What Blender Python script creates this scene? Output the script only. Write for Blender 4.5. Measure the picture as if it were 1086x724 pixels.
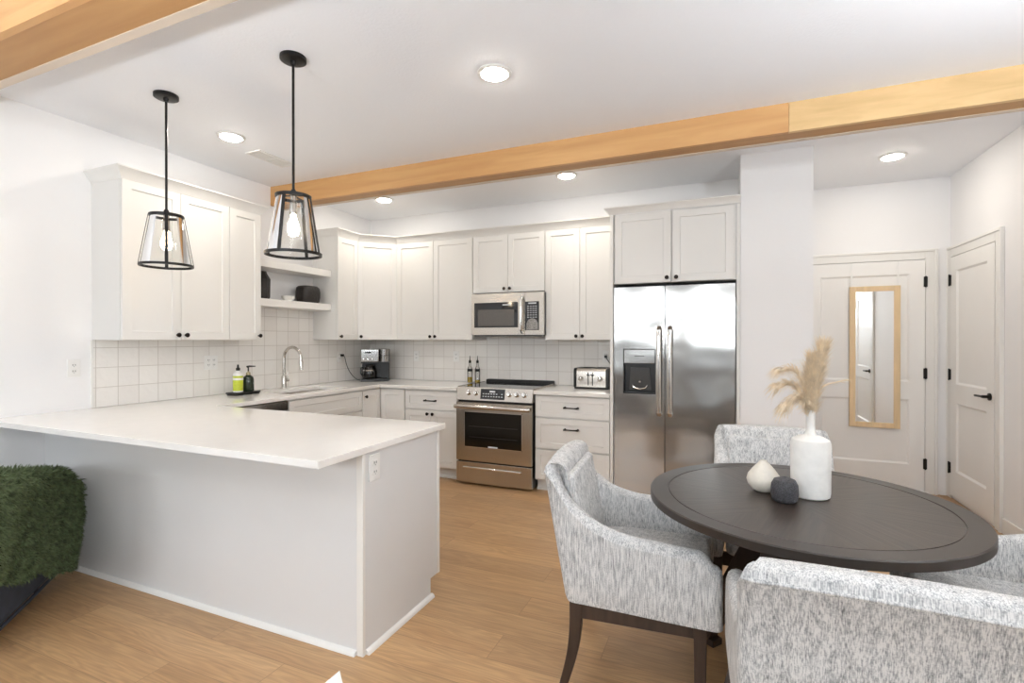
import bpy, bmesh, math, random
from math import sin, cos, pi, radians, sqrt, atan2
from mathutils import Matrix, Vector
random.seed(7)
for o in list(bpy.data.objects): bpy.data.objects.remove(o)
SC = bpy.context.scene
COL = SC.collection

# ------------------------------------------------------------------ camera, world, light, exposure
cam_d = bpy.data.cameras.new('camera'); cam = bpy.data.objects.new('camera', cam_d); COL.objects.link(cam)
cam_d.sensor_fit = 'HORIZONTAL'; cam_d.sensor_width = 36; cam_d.lens = 528.7*36/1086; cam_d.clip_start = .02
cam.location = (3.89, 0, 1.365); cam.rotation_euler = (pi/2 + radians(-.224), 0, radians(22.94))
SC.camera = cam
SC.view_settings.view_transform = 'Standard'; SC.view_settings.look = 'None'
SC.view_settings.gamma = 1; SC.view_settings.use_curve_mapping = False
SC.view_settings.exposure = 0.09
WORLD_S, WINDOW_W, LENS_S, BULB_S, UPFILL_S = .5, 70.0, 122.0, 55.0, 430.0
w = bpy.data.worlds.new('world'); SC.world = w; w.use_nodes = True
bg = w.node_tree.nodes['Background']; bg.inputs[0].default_value = (.93, .96, 1, 1); bg.inputs[1].default_value = WORLD_S
CEIL = 2.788; YB = 4.845; XR = 5.715; YH = 5.5; YR = -3.2
def window_light(loc, rot, sx, sy, watts):
    l = bpy.data.lights.new('daylight', 'AREA'); l.shape = 'RECTANGLE'; l.size = sx; l.size_y = sy; l.energy = watts; l.color = (.92, .96, 1)
    o = bpy.data.objects.new('daylight', l); COL.objects.link(o); o.location = loc; o.rotation_euler = rot
window_light((1.75, YR-.25, 2.0), (pi/2, 0, 0), 1.9, .8, WINDOW_W)
window_light((4.15, YR-.25, 2.0), (pi/2, 0, 0), 1.9, .8, WINDOW_W)
window_light((XR+.25, -1.2, 1.6), (pi/2, 0, pi/2), 2.1, 1.2, WINDOW_W)

# ------------------------------------------------------------------ materials
def sl(r, g, b):
    f = lambda c: (c/255/12.92) if c/255 <= .04045 else ((c/255+.055)/1.055)**2.4
    return (f(r), f(g), f(b), 1)
def mat(name, col, rough=.5, metal=0, spec=.5, noise=None, bump=None, emit=None, trans=0):
    m = bpy.data.materials.new(name); m.use_nodes = True
    nt = m.node_tree; b = nt.nodes['Principled BSDF']
    b.inputs['Base Color'].default_value = col; b.inputs['Roughness'].default_value = rough
    b.inputs['Metallic'].default_value = metal; b.inputs['Specular IOR Level'].default_value = spec
    if trans: b.inputs['Transmission Weight'].default_value = trans
    if emit: b.inputs['Emission Color'].default_value = emit[0]; b.inputs['Emission Strength'].default_value = emit[1]
    tc = nt.nodes.new('ShaderNodeTexCoord')
    if noise:   # (scale vec, amount, detail)
        mp = nt.nodes.new('ShaderNodeMapping'); mp.inputs['Scale'].default_value = noise[0]
        n = nt.nodes.new('ShaderNodeTexNoise'); n.inputs['Scale'].default_value = 1; n.inputs['Detail'].default_value = noise[2]
        r = nt.nodes.new('ShaderNodeMapRange'); r.inputs[1].default_value = .3; r.inputs[2].default_value = .7
        r.inputs[3].default_value = 1-noise[1]; r.inputs[4].default_value = 1+noise[1]
        x = nt.nodes.new('ShaderNodeMix'); x.data_type = 'RGBA'; x.blend_type = 'MULTIPLY'; x.inputs[0].default_value = 1
        x.inputs[6].default_value = col
        nt.links.new(tc.outputs['Object'], mp.inputs[0]); nt.links.new(mp.outputs[0], n.inputs[0]); nt.links.new(n.outputs[0], r.inputs[0])
        nt.links.new(r.outputs[0], x.inputs[7]); nt.links.new(x.outputs[2], b.inputs['Base Color'])
    if bump:    # (scale vec, strength, distance, detail)
        mp = nt.nodes.new('ShaderNodeMapping'); mp.inputs['Scale'].default_value = bump[0]
        n = nt.nodes.new('ShaderNodeTexNoise'); n.inputs['Scale'].default_value = 1; n.inputs['Detail'].default_value = bump[3]
        bp = nt.nodes.new('ShaderNodeBump'); bp.inputs['Strength'].default_value = bump[1]; bp.inputs['Distance'].default_value = bump[2]
        nt.links.new(tc.outputs['Object'], mp.inputs[0]); nt.links.new(mp.outputs[0], n.inputs[0]); nt.links.new(n.outputs[0], bp.inputs['Height'])
        nt.links.new(bp.outputs[0], b.inputs['Normal'])
    return m
V3 = lambda s: (s, s, s)
M = {}
M['wall'] = mat('wall_paint', sl(243, 242, 242), .6, bump=(V3(60), .05, .01, 3))
M['ceiling'] = mat('ceiling_paint', sl(246, 247, 250), .8, bump=(V3(70), .16, .008, 4))
M['taupe'] = mat('taupe_paint', sl(150, 142, 134), .6, noise=(V3(3), .02, 2))
M['rug'] = mat('charcoal_rug', sl(66, 60, 56), .95, noise=(V3(60), .35, 4))
M['trim'] = mat('trim_white', sl(238, 236, 232), .35)
M['cab'] = mat('cabinet_paint', sl(231, 229, 225), .35, noise=(V3(3), .01, 2))
M['pen'] = mat('panel_paint', sl(226, 226, 226), .4, noise=(V3(3), .01, 2))
M['door'] = mat('door_paint', sl(245, 243, 240), .4, noise=(V3(3), .01, 2))
M['quartz'] = mat('quartz', sl(243, 240, 236), .07, noise=(V3(14), .012, 6))
M['black'] = mat('black_metal', sl(26, 24, 23), .38, .4, noise=(V3(30), .1, 3))
M['bronze'] = mat('dark_bronze', sl(38, 32, 28), .35, .7, noise=(V3(30), .1, 3))
M['blackplastic'] = mat('black_plastic', sl(13, 13, 14), .3, noise=(V3(30), .1, 3))
M['blackglass'] = mat('black_glass', sl(10, 10, 11), .06, spec=.6, noise=(V3(6), .1, 2))
M['ovenglass'] = mat('oven_glass', sl(20, 18, 16), .08, spec=.5, noise=(V3(6), .2, 2))
M['gray'] = mat('grey_plastic', sl(70, 70, 70), .35, noise=(V3(20), .05, 2))
M['mwglass'] = mat('microwave_screen', sl(92, 88, 84), .15, noise=(V3(300), .2, 1))
M['white'] = mat('white_plastic', sl(240, 239, 236), .3, noise=(V3(20), .01, 2))
M['display'] = mat('display_marks', sl(190, 190, 190), .4, emit=(sl(200, 205, 210), .25))
M['steel'] = mat('stainless', (.45, .44, .425, 1), .16, 1, noise=((1.5, 1.5, 160), .035, 3), bump=((2.2, 2.2, 3.2), .22, .05, 1))
M['steel2'] = mat('stainless_range', (.56, .52, .47, 1), .26, 1, noise=((160, 160, 3), .04, 3))
M['chrome'] = mat('chrome', (.78, .77, .75, 1), .12, 1, noise=(V3(8), .03, 2))
M['nickel'] = mat('brushed_nickel', (.60, .57, .53, 1), .22, 1, noise=(V3(30), .05, 2))
M['mirror'] = mat('mirror_glass', (.92, .93, .92, 1), .01, 1)
M['ceramic'] = mat('white_ceramic', sl(238, 237, 233), .45, noise=(V3(35), .04, 4), bump=(V3(60), .25, .004, 4))
M['cream'] = mat('cream_ceramic', sl(226, 220, 208), .6, noise=(V3(60), .05, 4), bump=(V3(90), .3, .003, 4))
M['char'] = mat('charcoal_ceramic', sl(62, 62, 66), .55, noise=(V3(220), .8, 2), bump=(V3(150), 1, .006, 3))
M['blackwood'] = mat('black_carved', sl(34, 29, 26), .4, noise=(V3(60), .4, 4), bump=(V3(70), .8, .006, 3))
M['legwood'] = mat('espresso_wood', sl(62, 48, 40), .4, noise=((40, 40, 5), .25, 4))
M['frame'] = mat('light_oak', sl(230, 202, 160), .5, noise=((30, 30, 4), .08, 4))
M['lime'] = mat('lime_label', sl(196, 206, 60), .4, noise=(V3(60), .06, 2))
M['greenglass'] = mat('green_bottle', sl(42, 52, 40), .15, noise=(V3(20), .1, 2))
M['oil'] = mat('oil', sl(196, 168, 70), .1, noise=(V3(20), .1, 2))
M['pampas'] = mat('pampas', sl(240, 222, 194), .9, noise=(V3(40), .18, 3))
M['navy'] = mat('navy_velvet', sl(28, 35, 49), .75, noise=(V3(14), .45, 4))
M['navy'].node_tree.nodes['Principled BSDF'].inputs['Sheen Weight'].default_value = .08
M['fur'] = mat('green_fur', sl(88, 101, 68), .85, noise=(V3(34), .6, 5))
M['whitefab'] = mat('white_fabric', sl(226, 224, 219), .85, noise=(V3(60), .04, 3))
M['slot'] = mat('dark_slot', sl(30, 28, 27), .6, noise=(V3(30), .05, 2))
M['lens'] = mat('lamp_lens', (1, 1, 1, 1), .5, emit=((1, .93, .83, 1), LENS_S))
M['bulb'] = mat('bulb', (1, 1, 1, 1), .5, emit=((1, .80, .55, 1), BULB_S))
M['fill_uplight'] = mat('fill_uplight', (1, 1, 1, 1), .5, emit=((.86, .93, 1, 1), UPFILL_S))
M['brass'] = mat('pale_gold', sl(190, 175, 140), .3, .8, noise=(V3(30), .05, 2))
M['ottoman'] = mat('grey_linen', sl(150, 148, 145), .9, noise=(V3(200), .15, 3))

def thin_glass(name, tint, refl=.9):
    m = bpy.data.materials.new(name); m.use_nodes = True; nt = m.node_tree; nt.nodes.clear()
    o = nt.nodes.new('ShaderNodeOutputMaterial'); mx = nt.nodes.new('ShaderNodeMixShader'); t = nt.nodes.new('ShaderNodeBsdfTransparent')
    g = nt.nodes.new('ShaderNodeBsdfGlossy'); f = nt.nodes.new('ShaderNodeFresnel'); f.inputs[0].default_value = 1.45
    t.inputs[0].default_value = tint; g.inputs['Roughness'].default_value = .02; g.inputs[0].default_value = (refl, refl, refl, 1)
    nt.links.new(f.outputs[0], mx.inputs[0]); nt.links.new(t.outputs[0], mx.inputs[1]); nt.links.new(g.outputs[0], mx.inputs[2]); nt.links.new(mx.outputs[0], o.inputs[0])
    return m
M['glass'] = thin_glass('clear_glass', (.93, .93, .92, 1))
M['winglass'] = thin_glass('window_glass', (.96, .97, .97, 1))

def nodes(m): return m.node_tree, m.node_tree.nodes, m.node_tree.links
def floor_mat():
    m = mat('oak_planks', sl(190, 150, 105), .36); nt, N, L = nodes(m); b = N['Principled BSDF']
    tc = N['Texture Coordinate']
    mp = N.new('ShaderNodeMapping'); mp.inputs['Location'].default_value = (.25, -1.92+.182*20, 0)
    L.new(tc.outputs['Object'], mp.inputs[0])
    br = N.new('ShaderNodeTexBrick'); br.offset = .37; br.offset_frequency = 2
    for k, v in (('Scale', 1), ('Mortar Size', .0012), ('Mortar Smooth', .3), ('Bias', 0), ('Brick Width', 1.22), ('Row Height', .182)): br.inputs[k].default_value = v
    br.inputs['Color1'].default_value = (0, 0, 0, 1); br.inputs['Color2'].default_value = (1, 1, 1, 1); br.inputs['Mortar'].default_value = (.5, .5, .5, 1)
    L.new(mp.outputs[0], br.inputs[0])
    # per plank shift of the grain
    sep = N.new('ShaderNodeSeparateColor'); L.new(br.outputs[0], sep.inputs[0])
    mul = N.new('ShaderNodeMath'); mul.operation = 'MULTIPLY'; mul.inputs[1].default_value = 37.0; L.new(sep.outputs[0], mul.inputs[0])
    cx = N.new('ShaderNodeCombineXYZ'); L.new(mul.outputs[0], cx.inputs[0]); L.new(mul.outputs[0], cx.inputs[2])
    add = N.new('ShaderNodeVectorMath'); add.operation = 'ADD'; L.new(mp.outputs[0], add.inputs[0]); L.new(cx.outputs[0], add.inputs[1])
    sc = N.new('ShaderNodeMapping'); sc.inputs['Scale'].default_value = (1.1, 9, 1); L.new(add.outputs[0], sc.inputs[0])
    n1 = N.new('ShaderNodeTexNoise'); n1.inputs['Scale'].default_value = 1.0; n1.inputs['Detail'].default_value = 2; L.new(sc.outputs[0], n1.inputs[0])
    # cathedral rings: bands of the soft noise
    rg = N.new('ShaderNodeMath'); rg.operation = 'MULTIPLY'; rg.inputs[1].default_value = 95; L.new(n1.outputs[0], rg.inputs[0])
    sn = N.new('ShaderNodeMath'); sn.operation = 'SINE'; L.new(rg.outputs[0], sn.inputs[0])
    sc2 = N.new('ShaderNodeMapping'); sc2.inputs['Scale'].default_value = (4, 130, 1); L.new(add.outputs[0], sc2.inputs[0])
    n2 = N.new('ShaderNodeTexNoise'); n2.inputs['Scale'].default_value = 1; n2.inputs['Detail'].default_value = 5; L.new(sc2.outputs[0], n2.inputs[0])
    ramp = N.new('ShaderNodeMix'); ramp.data_type = 'RGBA'; ramp.inputs[6].default_value = sl(172, 132, 90); ramp.inputs[7].default_value = sl(204, 166, 122)
    L.new(n1.outputs[0], ramp.inputs[0])
    def mulc(prev, src, lo, hi, a=0., bb=1.):
        r = N.new('ShaderNodeMapRange'); r.inputs[1].default_value = a; r.inputs[2].default_value = bb; r.inputs[3].default_value = lo; r.inputs[4].default_value = hi
        x = N.new('ShaderNodeMix'); x.data_type = 'RGBA'; x.blend_type = 'MULTIPLY'; x.inputs[0].default_value = 1
        L.new(src, r.inputs[0]); L.new(prev, x.inputs[6]); L.new(r.outputs[0], x.inputs[7]); return x.outputs[2]
    c = mulc(ramp.outputs[2], sep.outputs[0], .84, 1.06)
    c = mulc(c, sn.outputs[0], .90, 1.03, -1, 1)
    c = mulc(c, n2.outputs[0], .86, 1.12, .3, .7)
    c = mulc(c, br.outputs['Fac'], 1, .55)
    L.new(c, b.inputs['Base Color'])
    bp = N.new('ShaderNodeBump'); bp.inputs['Strength'].default_value = .12; bp.inputs['Distance'].default_value = .003; L.new(n2.outputs[0], bp.inputs['Height']); L.new(bp.outputs[0], b.inputs['Normal'])
    return m
M['floor'] = floor_mat()
def wood_mat(name, c1, c2, axis_scale, rough=.5):
    m = mat(name, c1, rough); nt, N, L = nodes(m); b = N['Principled BSDF']; tc = N['Texture Coordinate']
    mp = N.new('ShaderNodeMapping'); mp.inputs['Scale'].default_value = axis_scale; L.new(tc.outputs['Object'], mp.inputs[0])
    n = N.new('ShaderNodeTexNoise'); n.inputs['Scale'].default_value = 1; n.inputs['Detail'].default_value = 5; n.inputs['Distortion'].default_value = .6; L.new(mp.outputs[0], n.inputs[0])
    r = N.new('ShaderNodeMapRange'); r.inputs[1].default_value = .3; r.inputs[2].default_value = .7; L.new(n.outputs[0], r.inputs[0])
    x = N.new('ShaderNodeMix'); x.data_type = 'RGBA'; x.inputs[6].default_value = c1; x.inputs[7].default_value = c2; L.new(r.outputs[0], x.inputs[0])
    L.new(x.outputs[2], b.inputs['Base Color']); return m
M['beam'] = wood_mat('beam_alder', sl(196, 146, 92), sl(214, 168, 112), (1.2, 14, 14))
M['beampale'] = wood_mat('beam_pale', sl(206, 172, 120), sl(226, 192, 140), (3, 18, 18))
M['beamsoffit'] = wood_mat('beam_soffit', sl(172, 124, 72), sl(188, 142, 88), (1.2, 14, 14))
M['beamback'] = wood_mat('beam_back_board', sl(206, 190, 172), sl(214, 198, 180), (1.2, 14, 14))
def table_mat():
    # a starburst veneer: every wedge has its own grain direction
    m = mat('espresso_veneer', sl(70, 58, 50), .33); nt, N, L = nodes(m); b = N['Principled BSDF']; tc = N['Texture Coordinate']
    sp = N.new('ShaderNodeSeparateXYZ'); L.new(tc.outputs['Object'], sp.inputs[0])
    at = N.new('ShaderNodeMath'); at.operation = 'ARCTAN2'; L.new(sp.outputs[1], at.inputs[0]); L.new(sp.outputs[0], at.inputs[1])
    sn = N.new('ShaderNodeMath'); sn.operation = 'SNAP'; sn.inputs[1].default_value = pi/4; L.new(at.outputs[0], sn.inputs[0])
    ad = N.new('ShaderNodeMath'); ad.operation = 'ADD'; ad.inputs[1].default_value = pi/8; L.new(sn.outputs[0], ad.inputs[0])
    ng = N.new('ShaderNodeMath'); ng.operation = 'MULTIPLY'; ng.inputs[1].default_value = -1; L.new(ad.outputs[0], ng.inputs[0])
    vr = N.new('ShaderNodeVectorRotate'); vr.rotation_type = 'Z_AXIS'; L.new(tc.outputs['Object'], vr.inputs['Vector']); L.new(ng.outputs[0], vr.inputs['Angle'])
    mp = N.new('ShaderNodeMapping'); mp.inputs['Scale'].default_value = (6, 120, 6); L.new(vr.outputs[0], mp.inputs[0])
    n = N.new('ShaderNodeTexNoise'); n.inputs['Scale'].default_value = 1; n.inputs['Detail'].default_value = 4; L.new(mp.outputs[0], n.inputs[0])
    r = N.new('ShaderNodeMapRange'); r.inputs[1].default_value = .3; r.inputs[2].default_value = .7; L.new(n.outputs[0], r.inputs[0])
    x = N.new('ShaderNodeMix'); x.data_type = 'RGBA'; x.inputs[6].default_value = sl(44, 37, 33); x.inputs[7].default_value = sl(66, 56, 49); L.new(r.outputs[0], x.inputs[0])
    L.new(x.outputs[2], b.inputs['Base Color'])
    bp = N.new('ShaderNodeBump'); bp.inputs['Strength'].default_value = .25; bp.inputs['Distance'].default_value = .002; L.new(n.outputs[0], bp.inputs['Height']); L.new(bp.outputs[0], b.inputs['Normal'])
    return m
M['veneer'] = table_mat()
M['tablerim'] = mat('espresso_rim', sl(50, 43, 38), .36, noise=(V3(25), .12, 4))
def tile_mat(name, axis, off):
    m = mat(name, sl(236, 231, 224), .12); nt, N, L = nodes(m); b = N['Principled BSDF']; tc = N['Texture Coordinate']
    sp = N.new('ShaderNodeSeparateXYZ'); L.new(tc.outputs['Object'], sp.inputs[0])
    cb = N.new('ShaderNodeCombineXYZ'); L.new(sp.outputs[axis], cb.inputs[0]); L.new(sp.outputs[2], cb.inputs[1])
    mp = N.new('ShaderNodeMapping'); mp.inputs['Location'].default_value = (-off+.134*40, -.906+.1345*20, 0); L.new(cb.outputs[0], mp.inputs[0])
    br = N.new('ShaderNodeTexBrick'); br.offset = 0
    for k, v in (('Scale', 1), ('Mortar Size', .0022), ('Mortar Smooth', .2), ('Bias', 0), ('Brick Width', .134), ('Row Height', .1345)): br.inputs[k].default_value = v
    br.inputs['Color1'].default_value = sl(245, 242, 237); br.inputs['Color2'].default_value = sl(239, 235, 230); br.inputs['Mortar'].default_value = sl(205, 199, 191)
    L.new(mp.outputs[0], br.inputs[0]); L.new(br.outputs[0], b.inputs['Base Color'])
    rr = N.new('ShaderNodeMapRange'); rr.inputs[3].default_value = .12; rr.inputs[4].default_value = .7; L.new(br.outputs['Fac'], rr.inputs[0]); L.new(rr.outputs[0], b.inputs['Roughness'])
    n = N.new('ShaderNodeTexNoise'); n.inputs['Scale'].default_value = 16; n.inputs['Detail'].default_value = 2; L.new(tc.outputs['Object'], n.inputs[0])
    sb = N.new('ShaderNodeMath'); sb.operation = 'MULTIPLY_ADD'; sb.inputs[1].default_value = -.5; L.new(br.outputs['Fac'], sb.inputs[0]); L.new(n.outputs[0], sb.inputs[2])
    bp = N.new('ShaderNodeBump'); bp.inputs['Strength'].default_value = .5; bp.inputs['Distance'].default_value = .008; L.new(sb.outputs[0], bp.inputs['Height']); L.new(bp.outputs[0], b.inputs['Normal'])
    return m
M['tile_left'] = tile_mat('zellige_left', 1, 1.995); M['tile_back'] = tile_mat('zellige_back', 0, 1.552)
def tweed():
    m = mat('tweed', sl(190, 188, 184), .9); nt, N, L = nodes(m); b = N['Principled BSDF']; tc = N['Texture Coordinate']
    b.inputs['Specular IOR Level'].default_value = .2
    def ns(scale, det):
        mp = N.new('ShaderNodeMapping'); mp.inputs['Scale'].default_value = scale; L.new(tc.outputs['Object'], mp.inputs[0])
        n = N.new('ShaderNodeTexNoise'); n.inputs['Scale'].default_value = 1; n.inputs['Detail'].default_value = det; L.new(mp.outputs[0], n.inputs[0]); return n.outputs[0]
    a = ns((370, 370, 22), 2); c = ns((200, 200, 320), 2); d = ns((60, 60, 20), 3)
    s1 = N.new('ShaderNodeMath'); s1.operation = 'ADD'; L.new(a, s1.inputs[0]); cm = N.new('ShaderNodeMath'); cm.operation = 'MULTIPLY'; cm.inputs[1].default_value = .38; L.new(c, cm.inputs[0]); L.new(cm.outputs[0], s1.inputs[1])
    s2 = N.new('ShaderNodeMath'); s2.operation = 'MULTIPLY_ADD'; s2.inputs[1].default_value = .45; L.new(d, s2.inputs[0]); L.new(s1.outputs[0], s2.inputs[2])
    r = N.new('ShaderNodeValToRGB'); L.new(s2.outputs[0], r.inputs[0])
    mr = N.new('ShaderNodeMapRange'); mr.inputs[1].default_value = .58; mr.inputs[2].default_value = 1.20; L.new(s2.outputs[0], mr.inputs[0]); L.new(mr.outputs[0], r.inputs[0])
    e = r.color_ramp.elements; e[0].position = 0; e[0].color = sl(116, 117, 117); e[1].position = .74; e[1].color = sl(224, 223, 221)
    q = r.color_ramp.elements.new(.36); q.color = sl(172, 173, 174)
    L.new(r.outputs[0], b.inputs['Base Color'])
    bp = N.new('ShaderNodeBump'); bp.inputs['Strength'].default_value = .2; bp.inputs['Distance'].default_value = .001; L.new(s1.outputs[0], bp.inputs['Height']); L.new(bp.outputs[0], b.inputs['Normal'])
    return m
M['tweed'] = tweed()

# ------------------------------------------------------------------ mesh builder
class MB:
    def __init__(s, T=None): s.v = []; s.f = []; s.T = T or Matrix()
    def add(s, vs, fs):
        n = len(s.v); s.v += [tuple(s.T @ Vector(p)) for p in vs]; s.f += [tuple(n+i for i in f) for f in fs]; return s
    def box(s, x0, y0, z0, x1, y1, z1):
        x0, x1 = min(x0, x1), max(x0, x1); y0, y1 = min(y0, y1), max(y0, y1); z0, z1 = min(z0, z1), max(z0, z1)
        return s.add([(x, y, z) for z in (z0, z1) for y in (y0, y1) for x in (x0, x1)],
            [(0, 2, 3, 1), (4, 5, 7, 6), (0, 1, 5, 4), (2, 6, 7, 3), (0, 4, 6, 2), (1, 3, 7, 5)])
    def prism(s, poly, z0, z1):
        n = len(poly); return s.add([(x, y, z0) for x, y in poly]+[(x, y, z1) for x, y in poly],
            [tuple(range(n))[::-1], tuple(range(n, 2*n))]+[(i, (i+1) % n, n+(i+1) % n, n+i) for i in range(n)])
    def lathe(s, prof, c=(0, 0, 0), n=24, ax='z', caps=True):
        vs = []; m = len(prof)
        for r, h in prof:
            for k in range(n):
                a = 2*pi*k/n; p = (r*cos(a), r*sin(a), h)
                if ax == '-y': p = (p[0], -p[2], p[1])
                if ax == '-z': p = (p[0], p[1], -p[2])
                if ax == 'x': p = (p[2], p[0], p[1])
                vs.append((c[0]+p[0], c[1]+p[1], c[2]+p[2]))
        fs = [(i*n+k, i*n+(k+1) % n, (i+1)*n+(k+1) % n, (i+1)*n+k) for i in range(m-1) for k in range(n)]
        if caps:
            if prof[0][0] > 1e-5: fs.append(tuple(range(n))[::-1])
            if prof[-1][0] > 1e-5: fs.append(tuple((m-1)*n+k for k in range(n)))
        return s.add(vs, fs)
    def tube(s, path, r, n=10, closed=False, flat=None):
        P = [Vector(p) for p in path]; m = len(P); R = r if isinstance(r, (list, tuple)) else [r]*m; vs = []
        ref = None
        for i, p in enumerate(P):
            t = (P[(i+1) % m]-P[i-1]) if closed else (P[min(i+1, m-1)]-P[max(i-1, 0)])
            t.normalize()
            if ref is None: ref = Vector((0, 0, 1)) if abs(t.z) < .9 else Vector((1, 0, 0))
            u = t.cross(ref); u.normalize(); v = u.cross(t); v.normalize(); ref = v
            for k in range(n):
                a = 2*pi*k/n+pi/n; fx, fy = flat or (1, 1)
                vs.append(tuple(p+u*(cos(a)*R[i]*fx)+v*(sin(a)*R[i]*fy)))
        fs = [(i*n+k, i*n+(k+1) % n, ((i+1) % m)*n+(k+1) % n, ((i+1) % m)*n+k) for i in range(m if closed else m-1) for k in range(n)]
        if not closed: fs += [tuple(range(n))[::-1], tuple((m-1)*n+k for k in range(n))]
        return s.add(vs, fs)
    def beam(s, p0, p1, wx, wy, wx1=None, wy1=None, side=(0, 1, 0)):
        p0, p1 = Vector(p0), Vector(p1); t = (p1-p0).normalized(); u = t.cross(Vector(side)).normalized(); v = u.cross(t)
        wx1 = wx1 or wx; wy1 = wy1 or wy; vs = []
        for p, a, b in ((p0, wx, wy), (p1, wx1, wy1)):
            for sx, sy in ((-1, -1), (1, -1), (1, 1), (-1, 1)): vs.append(tuple(p+u*(sx*a/2)+v*(sy*b/2)))
        return s.add(vs, [(3, 2, 1, 0), (4, 5, 6, 7), (0, 1, 5, 4), (1, 2, 6, 5), (2, 3, 7, 6), (3, 0, 4, 7)])
    def grid(s, rows, closed_u=False):
        m = len(rows); n = len(rows[0]); return s.add([p for r in rows for p in r],
            [(i*n+k, i*n+(k+1) % n, (i+1)*n+(k+1) % n, (i+1)*n+k) for i in range(m-1) for k in range(n if closed_u else n-1)])
    def shaker(s, x0, x1, z0, z1, y=0, t=.02, rail=.057, rec=.008):
        b = .0015; fy = y-t
        def ring(d, yy): return [(x0+d, yy, z0+d), (x1-d, yy, z0+d), (x1-d, yy, z1-d), (x0+d, yy, z1-d)]
        rings = [ring(0, y), ring(0, fy+b), ring(b, fy), ring(rail, fy), ring(rail+.003, fy+rec)]
        vs = [p for r in rings for p in r]; fs = [(3, 2, 1, 0)]
        for i in range(4):
            for k in range(4): fs.append((i*4+k, i*4+(k+1) % 4, (i+1)*4+(k+1) % 4, (i+1)*4+k))
        fs.append((16, 17, 18, 19)); return s.add(vs, fs)
    def build(s, name, m, parent=None, o=(0, 0, 0), bevel=None, smooth=35, normals=True, sub=0):
        me = bpy.data.meshes.new(name); me.from_pydata([(x-o[0], y-o[1], z-o[2]) for x, y, z in s.v], [], s.f)
        if normals:
            bm = bmesh.new(); bm.from_mesh(me); bmesh.ops.recalc_face_normals(bm, faces=bm.faces); bm.to_mesh(me); bm.free()
        me.materials.append(M[m] if isinstance(m, str) else m)
        ob = bpy.data.objects.new(name, me); COL.objects.link(ob); ob.location = o if parent is None else (0, 0, 0)
        if parent is not None: ob.parent = parent
        if bevel:
            bv = ob.modifiers.new('bevel', 'BEVEL'); bv.width = bevel[0]; bv.segments = bevel[1]; bv.limit_method = 'ANGLE'; bv.angle_limit = radians(35)
        if sub: ss = ob.modifiers.new('sub', 'SUBSURF'); ss.levels = ss.render_levels = sub
        if smooth:
            me.polygons.foreach_set('use_smooth', [True]*len(me.polygons))
            if smooth < 180: me.set_sharp_from_angle(angle=radians(smooth))
        me.update(); return ob
def tag(o, label, cat, group=None):
    o['label'] = label; o['category'] = cat
    if group: o['group'] = group
    return o
def thing(name, label, cat, loc=(0, 0, 0), rz=0, group=None):
    o = bpy.data.objects.new(name, None); COL.objects.link(o); o.location = loc; o.rotation_euler = (0, 0, rz); o.empty_display_size = .1
    return tag(o, label, cat, group)
def struct(o, label=None):
    o['kind'] = 'structure'
    if label: o['label'] = label
    return o
def dup(root, loc, rz, label, group=None):
    r = root.copy(); COL.objects.link(r); r.location = loc; r.rotation_euler = (0, 0, rz); r['label'] = label
    if group: r['group'] = group
    for ch in list(root.children):
        c = ch.copy(); COL.objects.link(c); c.parent = r
        for g in ch.children:
            d = g.copy(); COL.objects.link(d); d.parent = c
    return r
def RZ(a): return Matrix.Rotation(a, 4, 'Z')
def TR(x, y, z=0): return Matrix.Translation((x, y, z))
def box(*a): return MB().box(*a)

# ------------------------------------------------------------------ room shell
struct(box(-.1, YR-.1, -.1, XR+.1, YH+.1, 0).build('floor', 'floor', smooth=0), 'light oak plank floor running through kitchen and dining area')
struct(box(-.1, YR-.1, CEIL, XR+.1, YH+.1, CEIL+.1).build('ceiling', 'ceiling', smooth=0), 'white lightly textured ceiling')
struct(box(-.1, YR-.1, 0, 0, YH+.1, CEIL).build('wall_left', 'wall', smooth=0), 'white painted wall behind the sink run')
struct(box(0, YB, 0, 4.013, YB+.1, CEIL).build('wall_back', 'wall', smooth=0), 'white painted wall behind range and fridge')
struct(box(4.013, 4.235, 0, 4.5, YH, CEIL).build('wall_pier', 'wall', smooth=0), 'white wall pier to the right of the fridge')
struct(box(4.0, YH, 0, XR+.1, YH+.1, CEIL).build('wall_hall', 'wall', smooth=0), 'white wall around the door with the mirror')
def holed(name, horiz, lo, hi, thick0, thick1, holes, label, m='wall'):
    # wall along one axis with rectangular openings (a0,a1,z0,z1)
    mb = MB(); cuts = sorted({lo, hi} | {h[0] for h in holes} | {h[1] for h in holes})
    for a, b in zip(cuts, cuts[1:]):
        hs = [h for h in holes if h[0] <= a and h[1] >= b]
        spans = [(0, CEIL)] if not hs else [(0, hs[0][2]), (hs[0][3], CEIL)]
        for z0, z1 in spans:
            if z1-z0 > 1e-4:
                if horiz: mb.box(a, thick0, z0, b, thick1, z1)
                else: mb.box(thick0, a, z0, thick1, b, z1)
    struct(mb.build(name, m, smooth=0), label)
holed('wall_rear', True, 0, XR, YR-.1, YR, [(.8, 2.7, .6, 2.3), (3.2, 5.1, .6, 2.3)], 'taupe living room wall with two windows', 'taupe')  # taupe chosen for this unseen wall to dim its reflection in the fridge
holed('wall_right', False, YR, YH, XR, XR+.1, [(-2.25, -.15, .1, 2.2)], 'white wall on the right with the closet door')
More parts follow.
